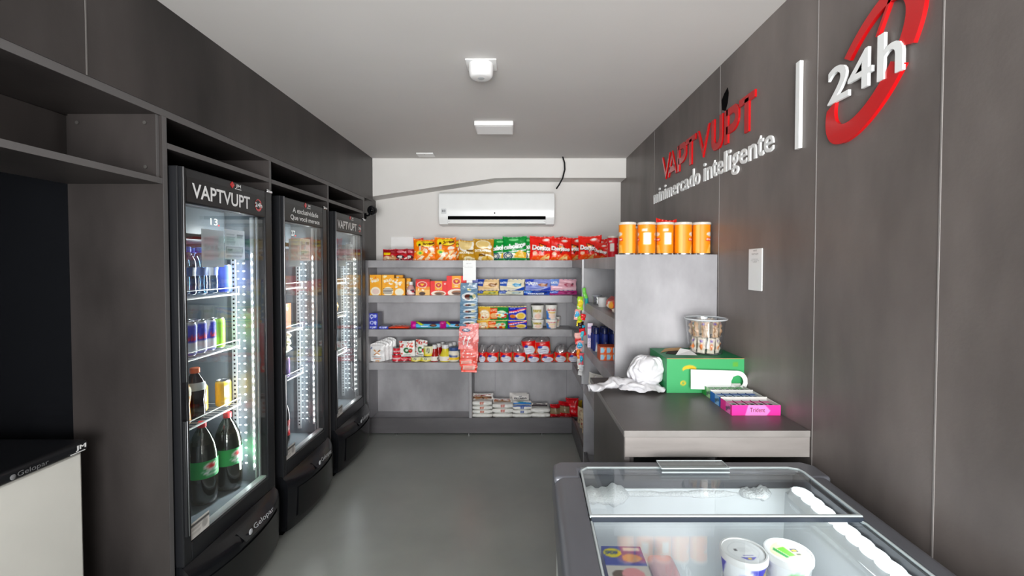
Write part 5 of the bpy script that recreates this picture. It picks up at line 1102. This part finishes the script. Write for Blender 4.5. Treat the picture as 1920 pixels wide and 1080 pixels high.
for j in range(4):
    cv = cvb(.11, .13, 'cdbfa4').speck(10, ['8c3a30', 'e8dcc4', 'b89870', '6a5a48'], .1, .1, .9, .9, .08); o = bag(.13, .13, .05, cv, 'pet_food_sachet', hexc('b8a888'), seed=250+j); put(o, XS+.080, 3.62-.12*j, ZB+.001, 0, .05*j, -.9); tag(o, 'beige sachet with dark red marks in the bottom side bay, %s from the corner' % ('first', 'second', 'third', 'fourth')[j], 'sachet', 'beige sachets in the bottom side bay')
o = bag(.26, .30, .09, cvb(.26, .30, 'a8c8d8').speck(9, ['d8e8f0', '7aa8c0'], .1, .1, .9, .9, .08), 'wipes_pack', hexc('98b8c8'), seed=260, flare=0); put(o, XS+.075, 2.70, ZB+.001, 0, 0, -1.3); tag(o, 'light blue soft pack low in the side bay behind the counter', 'pack')

# ================================================================== on the counter
t = thing('cardboard_box', 'green cardboard box on the counter, torn open at its left top', 'box', (.757, 1.826, zc), 0)
bw, bh, bd_ = .312, .139, .232; card_m = M('cardboard_edge', 'b58f62', .8)
cf = Cv(70, 32, '3e9a62').ell(.30, .70, .09, .12, 'e0b020').ell(.30, .62, .09, .10, '3e9a62').lines(.53, .52, .60, .56, 1, 'e0b020').lines(.5, .28, .58, .5, 3, 'c8b028').ell(.22, .30, .035, .07, 'e0b020').ell(.22, .30, .018, .035, '3e9a62').rect(.86, .78, .93, .92, '5c9a3c')
ct = Cv(60, 40, '12724a').ell(.44, .62, .03, .06, 'd8b020').ell(.47, .55, .02, .04, 'd8b020')
m = MB(); q = M('green_card', '1f7c50', .6); cs = Cv(20, 24, '2e8a58').speck(3, ['c8b028'], .3, .3, .6, .7, .02)
m.grid(lambda s, k: ((s-.5)*bw, 0, k*bh), 70, 32, PRINT, cf); m.grid(lambda s, k: ((s-.5)*bw, bd_*k, bh+.0), 60, 40, PRINT, ct)
m.grid(lambda s, k: (-bw/2-.0, bd_*(1-s), k*bh), 20, 24, PRINT, cs)
m.box(-bw/2+.0005, bw/2, .0005, bd_, 0, bh-.0005, q); m.build('carton', t, smooth=False)
m = MB(); m.tube([(-bw/2, 0, bh), (bw/2, 0, bh)], .0016, card_m, 5); m.build('worn_edge', t)
m = MB(); m.add([(-.13, .10, bh+.001), (-.08, .19, bh+.001), (-.02, .17, bh+.001), (-.0, .08, bh+.001), (-.06, .12, bh+.001), (-.10, .08, bh+.001)], [(0, 1, 2, 3, 4, 5)][:1], M('torn_hole', '2a2018', .9)); m.build('torn_opening', t, smooth=False)
m = MB(); m.add([(-.145, .12, bh+.001), (-.10, .20, bh+.004), (-.03, .185, bh+.012), (-.05, .165, bh+.002), (-.10, .15, bh+.002)], [(0, 1, 2, 3, 4)], card_m); m.add([(-.10, .06, bh+.002), (-.01, .06, bh+.0015), (-.015, .12, bh+.012), (-.06, .12, bh+.02)], [(0, 1, 2, 3)], WHITE); m.build('torn_flap', t, smooth=False)
# clear tub with sugar sachets
xt, yt, zt3 = XZ(1321, 660, 1.95)[0], 1.945, zc+bh+.001
t = thing('clear_tub', 'clear plastic tub standing on the green box, full of paper sachets', 'tub', (xt, yt, zt3)); hT = .150
MB().lathe([(.001, .002), (.064, .0), (.068, .004), (.0695, .03), (.080, hT-.018), (.082, hT-.004)], CLEAR, n=48, cap=False).build('body', t, ang=60)
MB().lathe([(.082, hT-.008), (.089, hT-.004), (.090, hT), (.084, hT+.001), (.082, hT-.002)], M('clear_rim', 'c9cdd0', .2), n=48, cap=False).build('rim', t)
k = 0
for ring_, (rr, n_, z0) in enumerate([(.053, 9, .006), (.058, 9, .074)]):
    for i in range(n_):
        a = -PI/2+2*PI*(i+.5*ring_)/n_; h_ = .064; w_ = .031
        cv = cvb(w_, h_, 'efe6d6' if ring_ == 0 else 'cfb092', .0035)
        if ring_ == 0: cv.ell(.5, .42, .2, .22, 'f09050').rect(.3, .74, .6, .86, '7a5ac0').ell(.6, .15, .3, .1, 'f8f0e4')
        else: cv.rect(.2, .1, .4, .9, 'a88462').rect(.1, .82, .5, .9, '4a3aa0').ell(.6, .4, .2, .3, 'e0cbb4')
        o = bag(w_, h_, .010, cv, 'paper_sachet', hexc('e4d8c4'), seed=300+k, flare=0); k += 1
        o.location = (xt+rr*math.cos(a), yt+rr*math.sin(a), zt3+z0); o.rotation_euler = (0, random.uniform(-.12, .12), a+PI/2)
        tag(o, '%s paper sachet upright in the clear tub' % ('cream and orange, lower layer,', 'brownish, upper layer,')[ring_], 'sachet', ('cream sachets in the lower layer of the tub', 'brownish sachets in the upper layer of the tub')[ring_])
for i, (dx, dy, rz) in enumerate([(-.01, .0, .3), (.035, .015, -.5)]):
    o = bag(.03, .055, .010, cvb(.03, .055, 'f0ebe0').rect(.2, .4, .8, .6, 'c8b8a0'), 'paper_sachet', hexc('efe8dc'), seed=330+i, flare=0); put(o, xt+dx, yt+dy, zt3+.140, PI/2-.1, 0, rz); tag(o, ('white paper sachet lying flat on top in the tub, left one', 'white paper sachet lying flat on top in the tub, right one')[i], 'sachet')
# white door-hanger tag leaning on the box
xa, za = XZ(1295, 691, 1.80); xb, zb_ = XZ(1401, 727, 1.80); w, h = xb-xa, za-zb_
P = [(0, 0), (0, h), (w-h*.5, h)]; O = []; cx_, cz_ = w-h*.52, h*.47; ro, ri_ = h*.53, h*.30
N = 22; outer = [(cx_+ro*math.cos(math.radians(90-k*235/N)), cz_+ro*math.sin(math.radians(90-k*235/N))) for k in range(N+1)]
inner = [(cx_+ri_*math.cos(math.radians(90-k*235/N)), cz_+ri_*math.sin(math.radians(90-k*235/N))) for k in range(N+1)]
m = MB()
for d in (0, .0025):
    m.add([(0, d, 0), (w*.62, d, 0), (w*.62, d, h), (0, d, h)], [(0, 1, 2, 3)], WHITE); m.add([(w*.62, d, h), (w*.62, d, 0), (cx_-ri_-.002, d, 0), (cx_-ri_-.002, d, cz_), (cx_-ri_*.7, d, cz_+ri_*.75), (cx_, d, cz_+ri_), (cx_, d, h)], [(0, 1, 2, 3, 4, 5, 6)], WHITE)
    m.add([(p[0], d, p[1]) for p in outer]+[(p[0], d, p[1]) for p in inner], [(i, i+1, N+2+i, N+1+i) for i in range(N)], WHITE)
for L_ in (outer, inner): m.add([(p[0], 0, p[1]) for p in L_]+[(p[0], .0025, p[1]) for p in L_], [(i, i+1, N+2+i, N+1+i) for i in range(N)], WHITE)
m.add([(0, 0, 0), (w*.62, 0, 0), (w*.62, .0025, 0), (0, .0025, 0)], [(0, 1, 2, 3)], WHITE); m.add([(0, 0, h), (cx_, 0, h), (cx_, .0025, h), (0, .0025, h)], [(0, 1, 2, 3)], WHITE); m.add([(0, 0, 0), (0, 0, h), (0, .0025, h), (0, .0025, 0)], [(0, 1, 2, 3)], WHITE)
o = m.build('door_hanger', smooth=False); put(o, xa, 1.795, zb_-.004, -.12, .03, 0); tag(o, 'blank white door-hanger tag with hook cut-out leaning on the green box', 'tag')
# gum display trays with packs
tr = [(1.547, 'e03a98', 'f48cc8', 'pink gum display tray with brand writing, nearest on the counter', 'Trident', .733, .900), (1.640, '2a6ab8', '9ac4ec', 'blue gum display tray, middle of the three', 'menta', .735, .897), (1.733, '3c9a4c', 'b8e0b0', 'green gum display tray, farthest of the three beside the box', 'hortela', .742, .895)]
for i, (Y, c1, c2, lab, wd, xa, xb) in enumerate(tr):
    w = xb-xa; d = .086; h = .036; t = thing('gum_tray', lab, 'display tray', ((xa+xb)/2, Y, zc+.0005), 0, 'gum display trays')
    cv = Cv(60, 14, c1).poly([(.28, 0), (.72, 0), (.8, .5), (.7, 1), (.34, 1)], c2)
    m = MB(); cm = M('tray_inside', 'dcdcd8', .6); th = .0015
    m.grid(lambda s, k: ((s-.5)*w, -.0003, k*h), 60, 14, PRINT, cv); m.grid(lambda s, k: (-w/2-.0003, d*(1-s), k*h), 20, 10, PRINT, Cv(20, 10, c1).rect(.5, 0, .9, 1, c2).text('gum', .5, .3, .9, .7, '22303a', .3))
    m.box(-w/2, w/2, 0, th, 0, h, cm); m.box(-w/2, w/2, d-th, d, 0, h*1.1, cm); m.box(-w/2, -w/2+th, 0, d, 0, h, cm); m.box(w/2-th, w/2, 0, d, 0, h, cm); m.box(-w/2, w/2, 0, d, 0, th, cm); m.build('tray', t, smooth=False)
    if i == 0:
        x = MB(); text_mesh(x, 'Trident', (-.022, -.0006, .012), (1, 0, 0), (0, 0, 1), .052, .015, M('gum_ink', '222428', .5), .0004, .0); x.build('tray_lettering', t)
    for j in range(5):
        cg = Cv(10, 24, ('c8ccd0', 'b8c8d8', 'c4d0c4')[i]).rect(0, .55, 1, .8, ('e878b0', '2a5aa8', '3c8a4a')[i]).ell(.5, .3, .3, .12, '2c3038').rect(0, .9, 1, 1, 'e8eaec')
        p = MB(); p.pbox(-.0125, .0125, 0, .074, 0, .026, PRINT, hexc(('c84a8c', '3a62a0', '5a9a5c')[i]), top=cg); o = p.build('gum_pack', smooth=False)
        put(o, xa+.020+j*(w-.04)/4, Y+.006, zc+.004, 0, 0, 0); tag(o, '%s gum pack in its display tray, %s from the left' % (('pink', 'blue', 'green')[i], ('first', 'second', 'third', 'fourth', 'fifth')[j]), 'gum pack', ('gum packs in the pink tray', 'gum packs in the blue tray', 'gum packs in the green tray')[i])
# crumpled white plastic bag
bagm = M('thin_white_plastic', 'd6d6da', .35); bagm.node_tree.nodes['Principled BSDF'].inputs['Transmission Weight'].default_value = 0
from mathutils import noise as NZ
def crumple(p, a, f=14, sd=0):
    n1 = NZ.noise_vector(Vector((p[0]*f+sd, p[1]*f, p[2]*f))); n2 = NZ.noise_vector(Vector((p[0]*f*2.6+sd, p[1]*f*2.6, p[2]*f*2.6)))
    r_ = 1-abs(NZ.noise(Vector((p[0]*f*1.7+5, p[1]*f*1.7+sd, p[2]*f*1.7))))*2.2
    return Vector(p)+n1*a+n2*a*.35+Vector((0, 0, 1))*r_*a*.25
m = MB(); bx, by = XZ(1213, 700, 1.87)[0], 1.90
def lump_(s, k):
    a = 2*PI*s; t_ = PI*k; rx, ry, rz = .058, .05, .066
    taper = 1.0-.12*math.sin(3*t_)
    p = (bx-.005*math.cos(t_)+rx*taper*math.sin(t_)**.55*math.copysign(abs(math.cos(a))**.8, math.cos(a)), by+ry*math.sin(t_)**.6*math.sin(a), zc+.072-rz*math.cos(t_))
    q = crumple((p[0], p[1], p[2]*.6), .010, 10); q.z += p[2]*.4; be = math.atan2(p[2]-zc-.055, p[0]-bx); dd = math.hypot(p[2]-zc-.055, p[0]-bx); q.y += .16*dd*math.sin(7*be+1.2)*abs(math.sin(3.5*be))*(math.sin(a) < 0)-.012*math.exp(-dd*60); f2 = NZ.noise(Vector((a*1.6, t_*.9, 3.3))); q.x += .012*abs(f2)*math.cos(a)*2; q.y -= .02*abs(f2); return (q.x, q.y, max(zc+.001, q.z))
m.grid(lump_, 80, 54, bagm)
def tail(s, k):
    # long twisted tail running left over the counter edge
    L = s; x = bx-.03-.215*L; w_ = .026*(1-.5*L)+.012*math.sin(9*L)**2; a = 2*PI*k
    p = (x, by-.055+.03*math.sin(5*L)-.02*L+w_*1.5*math.cos(a), zc+.020+.014*math.sin(PI*L)+w_*.55*math.sin(a))
    q = crumple(p, .011, 22, 3); q.x = max(q.x, bx-.27); lo = zc+.001 if q.x > .33 else -9; return (q.x, q.y, max(lo, q.z))
m.grid(tail, 80, 24, bagm)
def skirt(s, k):
    a = PI*(.95+1.1*s); r1 = .045+.042*k*(1+.25*math.sin(11*s)); p = (bx-.022+r1*1.15*math.cos(a), by-.02+r1*.95*math.sin(a), zc+.026*(1-k)+.010)
    q = crumple(p, .010, 26, 8); return (q.x, q.y, max(zc+.0008, q.z))
m.grid(skirt, 60, 12, bagm)
o = m.build('plastic_bag', recalc=False, ang=180); tag(o, 'crumpled white plastic bag on the counter left of the green box', 'plastic bag')

# ================================================================== inside the grey freezer
def tub(x, y, z, r, h, lidc, lab, green):
    t = thing('ice_cream_tub', lab, 'tub', (x, y, z), 0, 'round tubs in the grey freezer')
    cv = Cv(60, 16, 'eef0f2')
    for c in (.05, .55):
        if not green: cv.poly([(c+.1, .95), (c+.42, .95), (c+.34, .2), (c+.22, .05)], '3a3cb0').ell(c+.27, .6, .05, .2, 'e8c82c').text('JUNDIA', c+.23, .54, c+.31, .66, '2a3080').text('baunilha', c+.02, .5, c+.09, .7, '3a3cb0')
        else: cv.ell(c+.1, .5, .07, .4, '8cc88c').lines(c+.2, .2, c+.44, .85, 6, 'b4b8b8')
    MB().lathe([(r*.80, .0)]+[(r*(.80+.14*j/8), (h-.016)*j/8) for j in range(1, 9)], PRINT, n=60, cv=cv, rot=-2.6, cap=False).build('bowl', t, ang=80)
    MB().lathe([(.001, .001), (r*.8, 0), (r*.805, .002)], WPLAST, n=40, cap=False).build('underside', t)
    lc = Cv(40, 40, 'f2f3f4')
    if not green: lc.ell(.5, .5, .40, .40, 'e4e6e8').ell(.5, .5, .37, .37, 'f4f5f6').rect(.28, .5, .36, .6, '5a5c60').lines(.4, .45, .75, .65, 4, 'd4d6d8').rect(.4, .30, .68, .33, '9a9cc8').poly([(.3, .24), (.74, .24), (.6, .14), (.42, .14)], '4a4cb0').ell(.52, .19, .06, .035, 'e0c83c')
    else: lc.ell(.5, .5, .44, .44, 'ece6c8').poly([(.16, .62), (.22, .72), (.42, .3), (.32, .26)], '1f9a4c').poly([(.28, .66), (.5, .72), (.62, .36), (.44, .32)], '6cc030').rect(.60, .50, .78, .64, '28305a').ell(.69, .56, .07, .04, 'e0c83c').rect(.66, .36, .78, .44, '5a5c50').ell(.5, .84, .1, .05, 'f6f2e0')
    MB().lathe([(r*.95, h-.018), (r, h-.016), (r, h-.003), (r*.97, h), (r*.90, h), (r*.88, h-.003), (.001, h-.003)], WPLAST, n=48).build('lid', t)
    m = MB(); m.grid(lambda a_, b_: ((a_-.5)*2*r*.86*math.sqrt(max(0, 1-((b_-.5)*2)**2*.5)), (b_-.5)*2*r*.86*math.sqrt(max(0, 1-((a_-.5)*2)**2*.5)), h-.0025), 40, 40, PRINT, lc); m.build('lid_print', t)
for u, v, green, nm in [(1394, 1030, 0, 'left'), (1478, 1032, 1, 'right')]:
    zl = .672; X, Y = at_z(u, v, zl)
    for j in range(3):
        hh = .078; tub(X+.003*j, Y-.004*j, zl-hh*(j+1), .0575, hh-.001, None, ('white round ice-cream tub, %s of the %s stack, %s' % (('top', 'second', 'bottom')[j], nm, ('blue print', 'green print')[green])), green)
xa, ya = at_z(1127, 1024, .655); xb, yb = at_z(1203, 1032, .655); w = xb-xa
cb = Cv(40, 52, 'dcd6d0').rect(0, .62, 1, 1, '4a58a4').rect(.45, .66, 1, 1, '7c5c9c').ell(.24, .86, .22, .09, 'e6d63c').text('SADIA', .08, .83, .40, .9, '24408c', 0, .05).ell(.68, .76, .24, .08, 'd8a888').rect(.52, .9, .96, .97, 'f0e8e4').ell(.3, .44, .2, .1, '6a5a52').ell(.6, .46, .26, .12, 'e8a4a8').ell(.62, .3, .2, .08, 'd8564a').ell(.26, .3, .18, .08, '4e5a58').poly([(0, .2), (1, .14), (1, 0), (0, 0)], '3a8a4a')
m = MB(); m.pbox(0, w, -.20, 0, -.05, 0, PRINT, hexc('5a5c98'), top=cb); o = m.build('frozen_food_box', smooth=False); put(o, xa, ya, .655, 0, 0, -.03); tag(o, 'blue and purple frozen-food box lying near the left wall of the grey freezer', 'box')
m = MB(); m.pbox(.006, w-.006, -.19, -.004, -.155, -.002, PRINT, hexc('c8ccd8')); o = m.build('frozen_food_box', smooth=False); put(o, xa, ya, .604, 0, 0, -.03); tag(o, 'frozen-food box under the blue and purple one', 'box')
xa, ya = at_z(1212, 1036, .60); m = MB(); m.box(0, .07, -.18, 0, -.03, 0, M('pink_pack', 'ecc6ca', .35)); o = m.build('meat_tray', bevel=.014, seg=4); put(o, xa, ya, .60, 0, 0, -.04)
o2 = MB().box(-.004, .078, -.188, .008, -.036, -.028, WPLAST).build('tray_rim', o, bevel=.004); tag(o, 'pale pink shrink-wrapped tray right of the blue frozen-food box', 'food tray')

# ================================================================== inside the drinks fridges
def water(x, y, z, lab, cap='4a7ae8'):
    h = .205; r = .033
    bottle('water_bottle', lab, 'bottle', 'water bottles in the nearest fridge', x, y, z, [(r*.85, 0), (r, .008), (r*.94, .03), (r, .05), (r*.9, .08), (r*.9, .10), (r, .12), (r*.95, .145), (r*.55, .175), (r*.38, .185), (r*.38, .19)], WATER,
           [(r*.42, .182), (r*.44, .185), (r*.44, .204), (r*.38, h)], M('blue_cap_'+cap, cap, .3), (.082, .118, Cv(30, 8, '6a7cac').rect(.2, 0, .3, 1, 'e8ecf4').rect(.8, 0, .95, 1, 'b8c8e8').rect(.55, 0, .75, 1, 'c8d0e0').lines(.57, .1, .73, .9, 4, '70809c'), random.random()*6))
zs = {1.27: 1.270, 1.02: 1.020, .74: .740}
k = 0
for i in range(5):
    for j in range(2):
        y = 1.765+.0705*i+.003*j; x = -1.385-.075*j
        if y < 2.10: water(x, y, 1.272, 'clear blue-capped water bottle in the nearest fridge, %s row, %s from camera side' % (('front', 'back')[j], ('first', 'second', 'third', 'fourth', 'fifth')[i])); k += 1
def drink_can(x, y, z, r, h, cv, lab, grp, rot=0):
    t = thing('drink_can', lab, 'can', (x, y, z), 0, grp)
    MB().lathe([(r*.86, .003), (r, .010)]+[(r, .010+(h-.024)*j/14) for j in range(1, 15)]+[(r*.86, h-.003)], PRINT, n=36, cv=cv, rot=rot, cap=False).build('can_body', t, ang=80)
    MB().lathe([(.001, .002), (r*.8, .0), (r*.86, .004)], STEEL, n=24, cap=False).build('can_base', t); m = MB(); m.lathe([(r*.86, h-.004), (r*.88, h), (r*.82, h), (r*.8, h-.004), (.001, h-.004)], STEEL, n=30, cap=False); m.box(-.006, .006, -.002, .014, h-.003, h-.0015, STEEL); m.build('can_top', t)
def art_energy():
    c = Cv(44, 26, 'd2d4dc')
    for q in (.0, .5):
        c.poly([(q+.05, .42), (q+.30, .42), (q+.30, .92), (q+.12, .92)], '2c34b0').rect(q+.30, .42, q+.42, .92, '4a50c0').text('Red Bull', q+.12, .46, q+.38, .60, 'e02030', 0, .06).rect(q, 0, q+.5, .05, '2c34a0')
    return c
for i in range(6):
    y = 1.775+.0605*i
    for j in range(2):
        if i < 5: drink_can(-1.375-.065*j, y, 1.022, .0278, .138, art_energy(), 'silver and blue energy-drink can, %s row, %s from the camera side' % (('front', 'back')[j], ('first', 'second', 'third', 'fourth', 'fifth')[i]), 'energy-drink cans', .4*i)
        elif j == 0: drink_can(-1.375, y, 1.022, .029, .138, Cv(36, 24, '8cc63c').text('Duo', .1, .35, .3, .5, 'e0902a', .2, .06).text('Duo', .6, .35, .8, .5, 'e0902a', .2, .06).rect(0, .9, 1, 1, 'a8d860'), 'lime green can at the far end of the energy-drink row', 'energy-drink cans', 2.5)
drink_can(-1.375, 2.135, 1.272, .029, .13, Cv(36, 24, '6078d8').rect(0, 0, 1, .2, '3a50b8').rect(.3, .3, .4, .9, 'c8d4f8'), 'blue can at the far end of the top shelf in the nearest fridge', None, 0)
o = bag(.16, .215, .08, cvb(.16, .215, '6c4ac0').rect(0, .82, 1, 1, '4a1c28').speck(8, ['9a7ae0', '4a2ca0', 'c8b8f0'], .1, .1, .9, .8, .1), 'wrapped_bottle_pack', hexc('5a3ab0'), seed=401); put(o, -1.56, 1.90, 1.272, 0, 0, PI/2); tag(o, 'purple wrapped pack standing behind the water bottles', 'pack')
prof_s = lambda r, h: [(r*.8, 0), (r, .01), (r*.94, h*.2), (r*.88, h*.38), (r, h*.52), (r, h*.68), (r*.82, h*.78), (r*.42, h*.9), (r*.38, h*.94)]
cs_ = Cv(40, 12, 'c9cfd0').rect(.2, 0, .3, 1, 'e6eaea').rect(.6, 0, .75, 1, 'b8c0c0')
bottle('soda_bottle', 'dark bottle with orange-red cap and silver label on the third shelf', 'bottle', None, -1.385, 1.94, .742, prof_s(.038, .215), M('dark_glossy_bottle', '1a1216', .1), [(.0175, .196), (.019, .198), (.019, .216), (.016, .219)], M('orange_cap', 'e87a4c', .35), (.125, .158, cs_, 0))
bottle('soda_bottle', 'amber juice bottle cut off by the door frame on the third shelf', 'bottle', None, -1.385, 1.853, .742, prof_s(.037, .21), M('amber_juice', 'd8983c', .15), [(.0175, .19), (.019, .192), (.019, .211), (.016, .214)], M('orange_cap'), (.12, .155, Cv(30, 10, 'd8d0b8'), 0))
yc_ = lambda: Cv(36, 24, 'd9b22c').rect(.0, .35, .1, .85, 'e8e4d0').rect(.02, .05, .1, .3, 'e8e4d0').rect(.5, .35, .6, .85, 'e8e4d0').speck(3, ['8a7430'], .3, .3, .4, .6, .02).rect(0, .93, 1, 1, 'e8d890')
drink_can(-1.380, 2.117, .742, .032, .122, yc_(), 'yellow drink can in front at the far end of the third shelf', 'yellow cans', -.9); drink_can(-1.43, 2.03, .742, .032, .122, yc_(), 'yellow drink can behind the dark bottle', 'yellow cans', -.5)
for i, (x, y, lab) in enumerate([(-1.360, 2.114, 'big green-labelled soda bottle at the bottom of the nearest fridge, right one'), (-1.390, 1.985, 'big green-labelled soda bottle at the bottom of the nearest fridge, left one')]):
    r = .058; cg = Cv(70, 22, '1f9c50').lines(0, .03, 1, .08, 1, '50c080')
    for q in (.05, .55): cg.ell(q+.16, .68, .07, .2, 'f2f0ea').ell(q+.17, .68, .045, .12, 'd82c34').text('Guaraná', q+.07, .28, q+.27, .50, 'ffffff', .12, .06).rect(q+.12, .12, q+.25, .22, 'c8ecd4').ell(q+.35, .62, .03, .1, 'f0d8c8').poly([(q+.31, .08), (q+.39, .08), (q+.37, .3), (q+.33, .3)], 'e8f4ea')
    bottle('soda_bottle', lab, 'bottle', 'big green-labelled soda bottles', x, y, .352, [(r*.6, 0), (r*.95, .012), (r, .04), (r, .09), (r, .20), (r*.97, .225), (r*.84, .265), (r*.55, .308), (r*.27, .335), (r*.25, .343)], GREENB,
           [(.0165, .336), (.0175, .339), (.0175, .358), (.015, .361)], M('red_cap', 'd8383c', .35), (.125, .200, cg, (-1.6, -1.75, -1.7)[i]), liquid=(M('dark_soda', '33261a', .15), .29))
# middle fridge
def stockbox(x, y, z, w, h, d, col, cols2, lab, name='carton_box', cat='box', rz=PI/2, kind='bag', grp=None, seed=0):
    cv = cvb(w, h, col).speck(12, cols2, .05, .05, .95, .95, .1)
    o = bag(w, h, d, cv, name, hexc(col), seed=seed, flare=0.01) if kind == 'bag' else boxp(w, h, d, cv, name, col)
    put(o, x, y, z, 0, 0, rz); tag(o, lab, cat, grp)
stockbox(-1.40, 2.60, 1.272, .075, .20, .05, 'c8cfd2', ['e8d84c', '5a6a9c', 'e8e8e8', 'a8b0b4'], 'silver and yellow pouch standing on the top shelf of the middle fridge', 'drink_pouch', 'pouch', seed=501)
stockbox(-1.40, 2.51, 1.272, .085, .19, .05, 'd8d8d0', ['e8c84c', '8a92a8'], 'pale pouch left of the silver and yellow one in the middle fridge', 'drink_pouch', 'pouch', seed=502)
stockbox(-1.50, 2.58, 1.272, .35, .222, .05, 'a85a38', ['c86a3c', '8c4828', 'd8a080'], 'brown box at the back of the top shelf in the middle fridge', 'carton_box', 'box', kind='box')
stockbox(-1.365, 2.62, 1.19, .26, .055, .06, 'b8583c', ['e8b070', 'f0d8b0', '8c3c28'], 'orange-brown flat pack hanging under the top shelf of the middle fridge', 'frozen_pack', 'pack', seed=504) if False else None
stockbox(-1.37, 2.62, 1.022, .24, .15, .05, 'b4603c', ['e0a070', '8c3c50', 'c88a5c', 'e8d0b0'], 'orange and plum printed box on the second shelf of the middle fridge', 'frozen_pack', 'box', kind='box')
for i in range(3): stockbox(-1.385, 2.60+.0*i, .995+.0-.25+.0+.205*0+.045*i if False else .745+.048*i, .24, .046, .11, 'dcd8c4', ['f0eee4', 'c8c4a8', 'b8b08c'], 'cream cheese-bread bag in the middle fridge, %s of the pile' % ('bottom', 'middle', 'top')[i], 'frozen_bag', 'bag', seed=510+i, grp='cream bags in the middle fridge') if i < 0 else None
for i in range(3): stockbox(-1.385, 2.62, .895+.035*i if False else .882+.040*i, .25, .038, .11, 'd4d0bc', ['f0eee4', 'c8c4a8', 'b8b08c'], 'cream bag in the middle fridge, %s of the pile' % ('bottom', 'middle', 'top')[i], 'frozen_bag', 'bag', seed=510+i, grp='cream bags in the middle fridge')
def pc(): 
    c = Cv(40, 22, '9a8cb8').rect(0, 0, 1, .2, '7a4ca8')
    for q in (.1, .6): c.rect(q-.1, .2, q+.2, .9, '7a3c9c').ell(q+.1, .62, .08, .2, 'e8e4f0').ell(q+.08, .66, .03, .08, '3a9c5c').ell(q+.13, .6, .03, .08, 'e07a3c').text('uva', q+.02, .25, q+.16, .42, 'e8d8f4', 0, .06)
    return c
for i in range(4):
    for j in range(1): drink_can(-1.375, 2.46+.067*i, .742, .032, .118, pc(), 'purple grape soda can in the middle fridge, %s from the camera side' % ('first', 'second', 'third', 'fourth')[i], 'purple soda cans', 2.4+.2*i)
cc = Cv(50, 18, 'c8202a')
for q in (.1, .6): cc.text('Coca-Cola', q, .3, q+.26, .75, 'f8f0f0', .1, .05)
for i, y in enumerate((2.50, 2.62)):
    r = .047; bottle('soda_bottle', ('cola bottle with red label partly behind the frame of the middle fridge', 'cola bottle with red label at the bottom of the middle fridge')[i], 'bottle', 'cola bottles', -1.375, y, .352, [(r*.6, 0), (r*.95, .012), (r, .04), (r*.92, .1), (r, .15), (r, .18), (r*.85, .22), (r*.5, .275), (r*.3, .30), (r*.27, .308)], M('dark_glossy_bottle'), [(.0155, .302), (.0165, .305), (.0165, .323), (.014, .326)], M('red_cap'), (.06, .15, cc, -1.4))
# shelf support plate for the cream bags: a real fourth shelf
# far fridge
for i, (y, z, w, h, c, c2, lab) in enumerate([(3.20, 1.272, .16, .17, 'e0ddd4', ['f4f2ec', 'c8c0b0', 'd8a860'], 'pale pack on the top shelf of the farthest fridge, left'), (3.36, 1.272, .15, .15, 'd8c49c', ['f0e8d0', 'b08a50'], 'tan pack on the top shelf of the farthest fridge, right'), (3.22, 1.022, .2, .15, 'd89a4c', ['f0dcb0', '7a4c24', 'fff4e0'], 'orange-brown pack on the second shelf of the farthest fridge, left'), (3.40, 1.022, .15, .14, 'e0b060', ['f8ecd0', '6a4a28'], 'orange-brown pack on the second shelf of the farthest fridge, right'), (3.26, .742, .26, .055, 'c83a34', ['f0b0a0', '8c1c1c'], 'low red pack on the third shelf of the farthest fridge'), (3.2, .352, .2, .22, 'b84a48', ['e8b8b0', '7a2a2c', 'f0e0d8'], 'red and grey pack at the bottom of the farthest fridge')]):
    stockbox(-1.39, y, z, w, h, .07, c, c2, lab, 'chilled_pack', 'pack', seed=520+i, grp='packs in the farthest fridge')
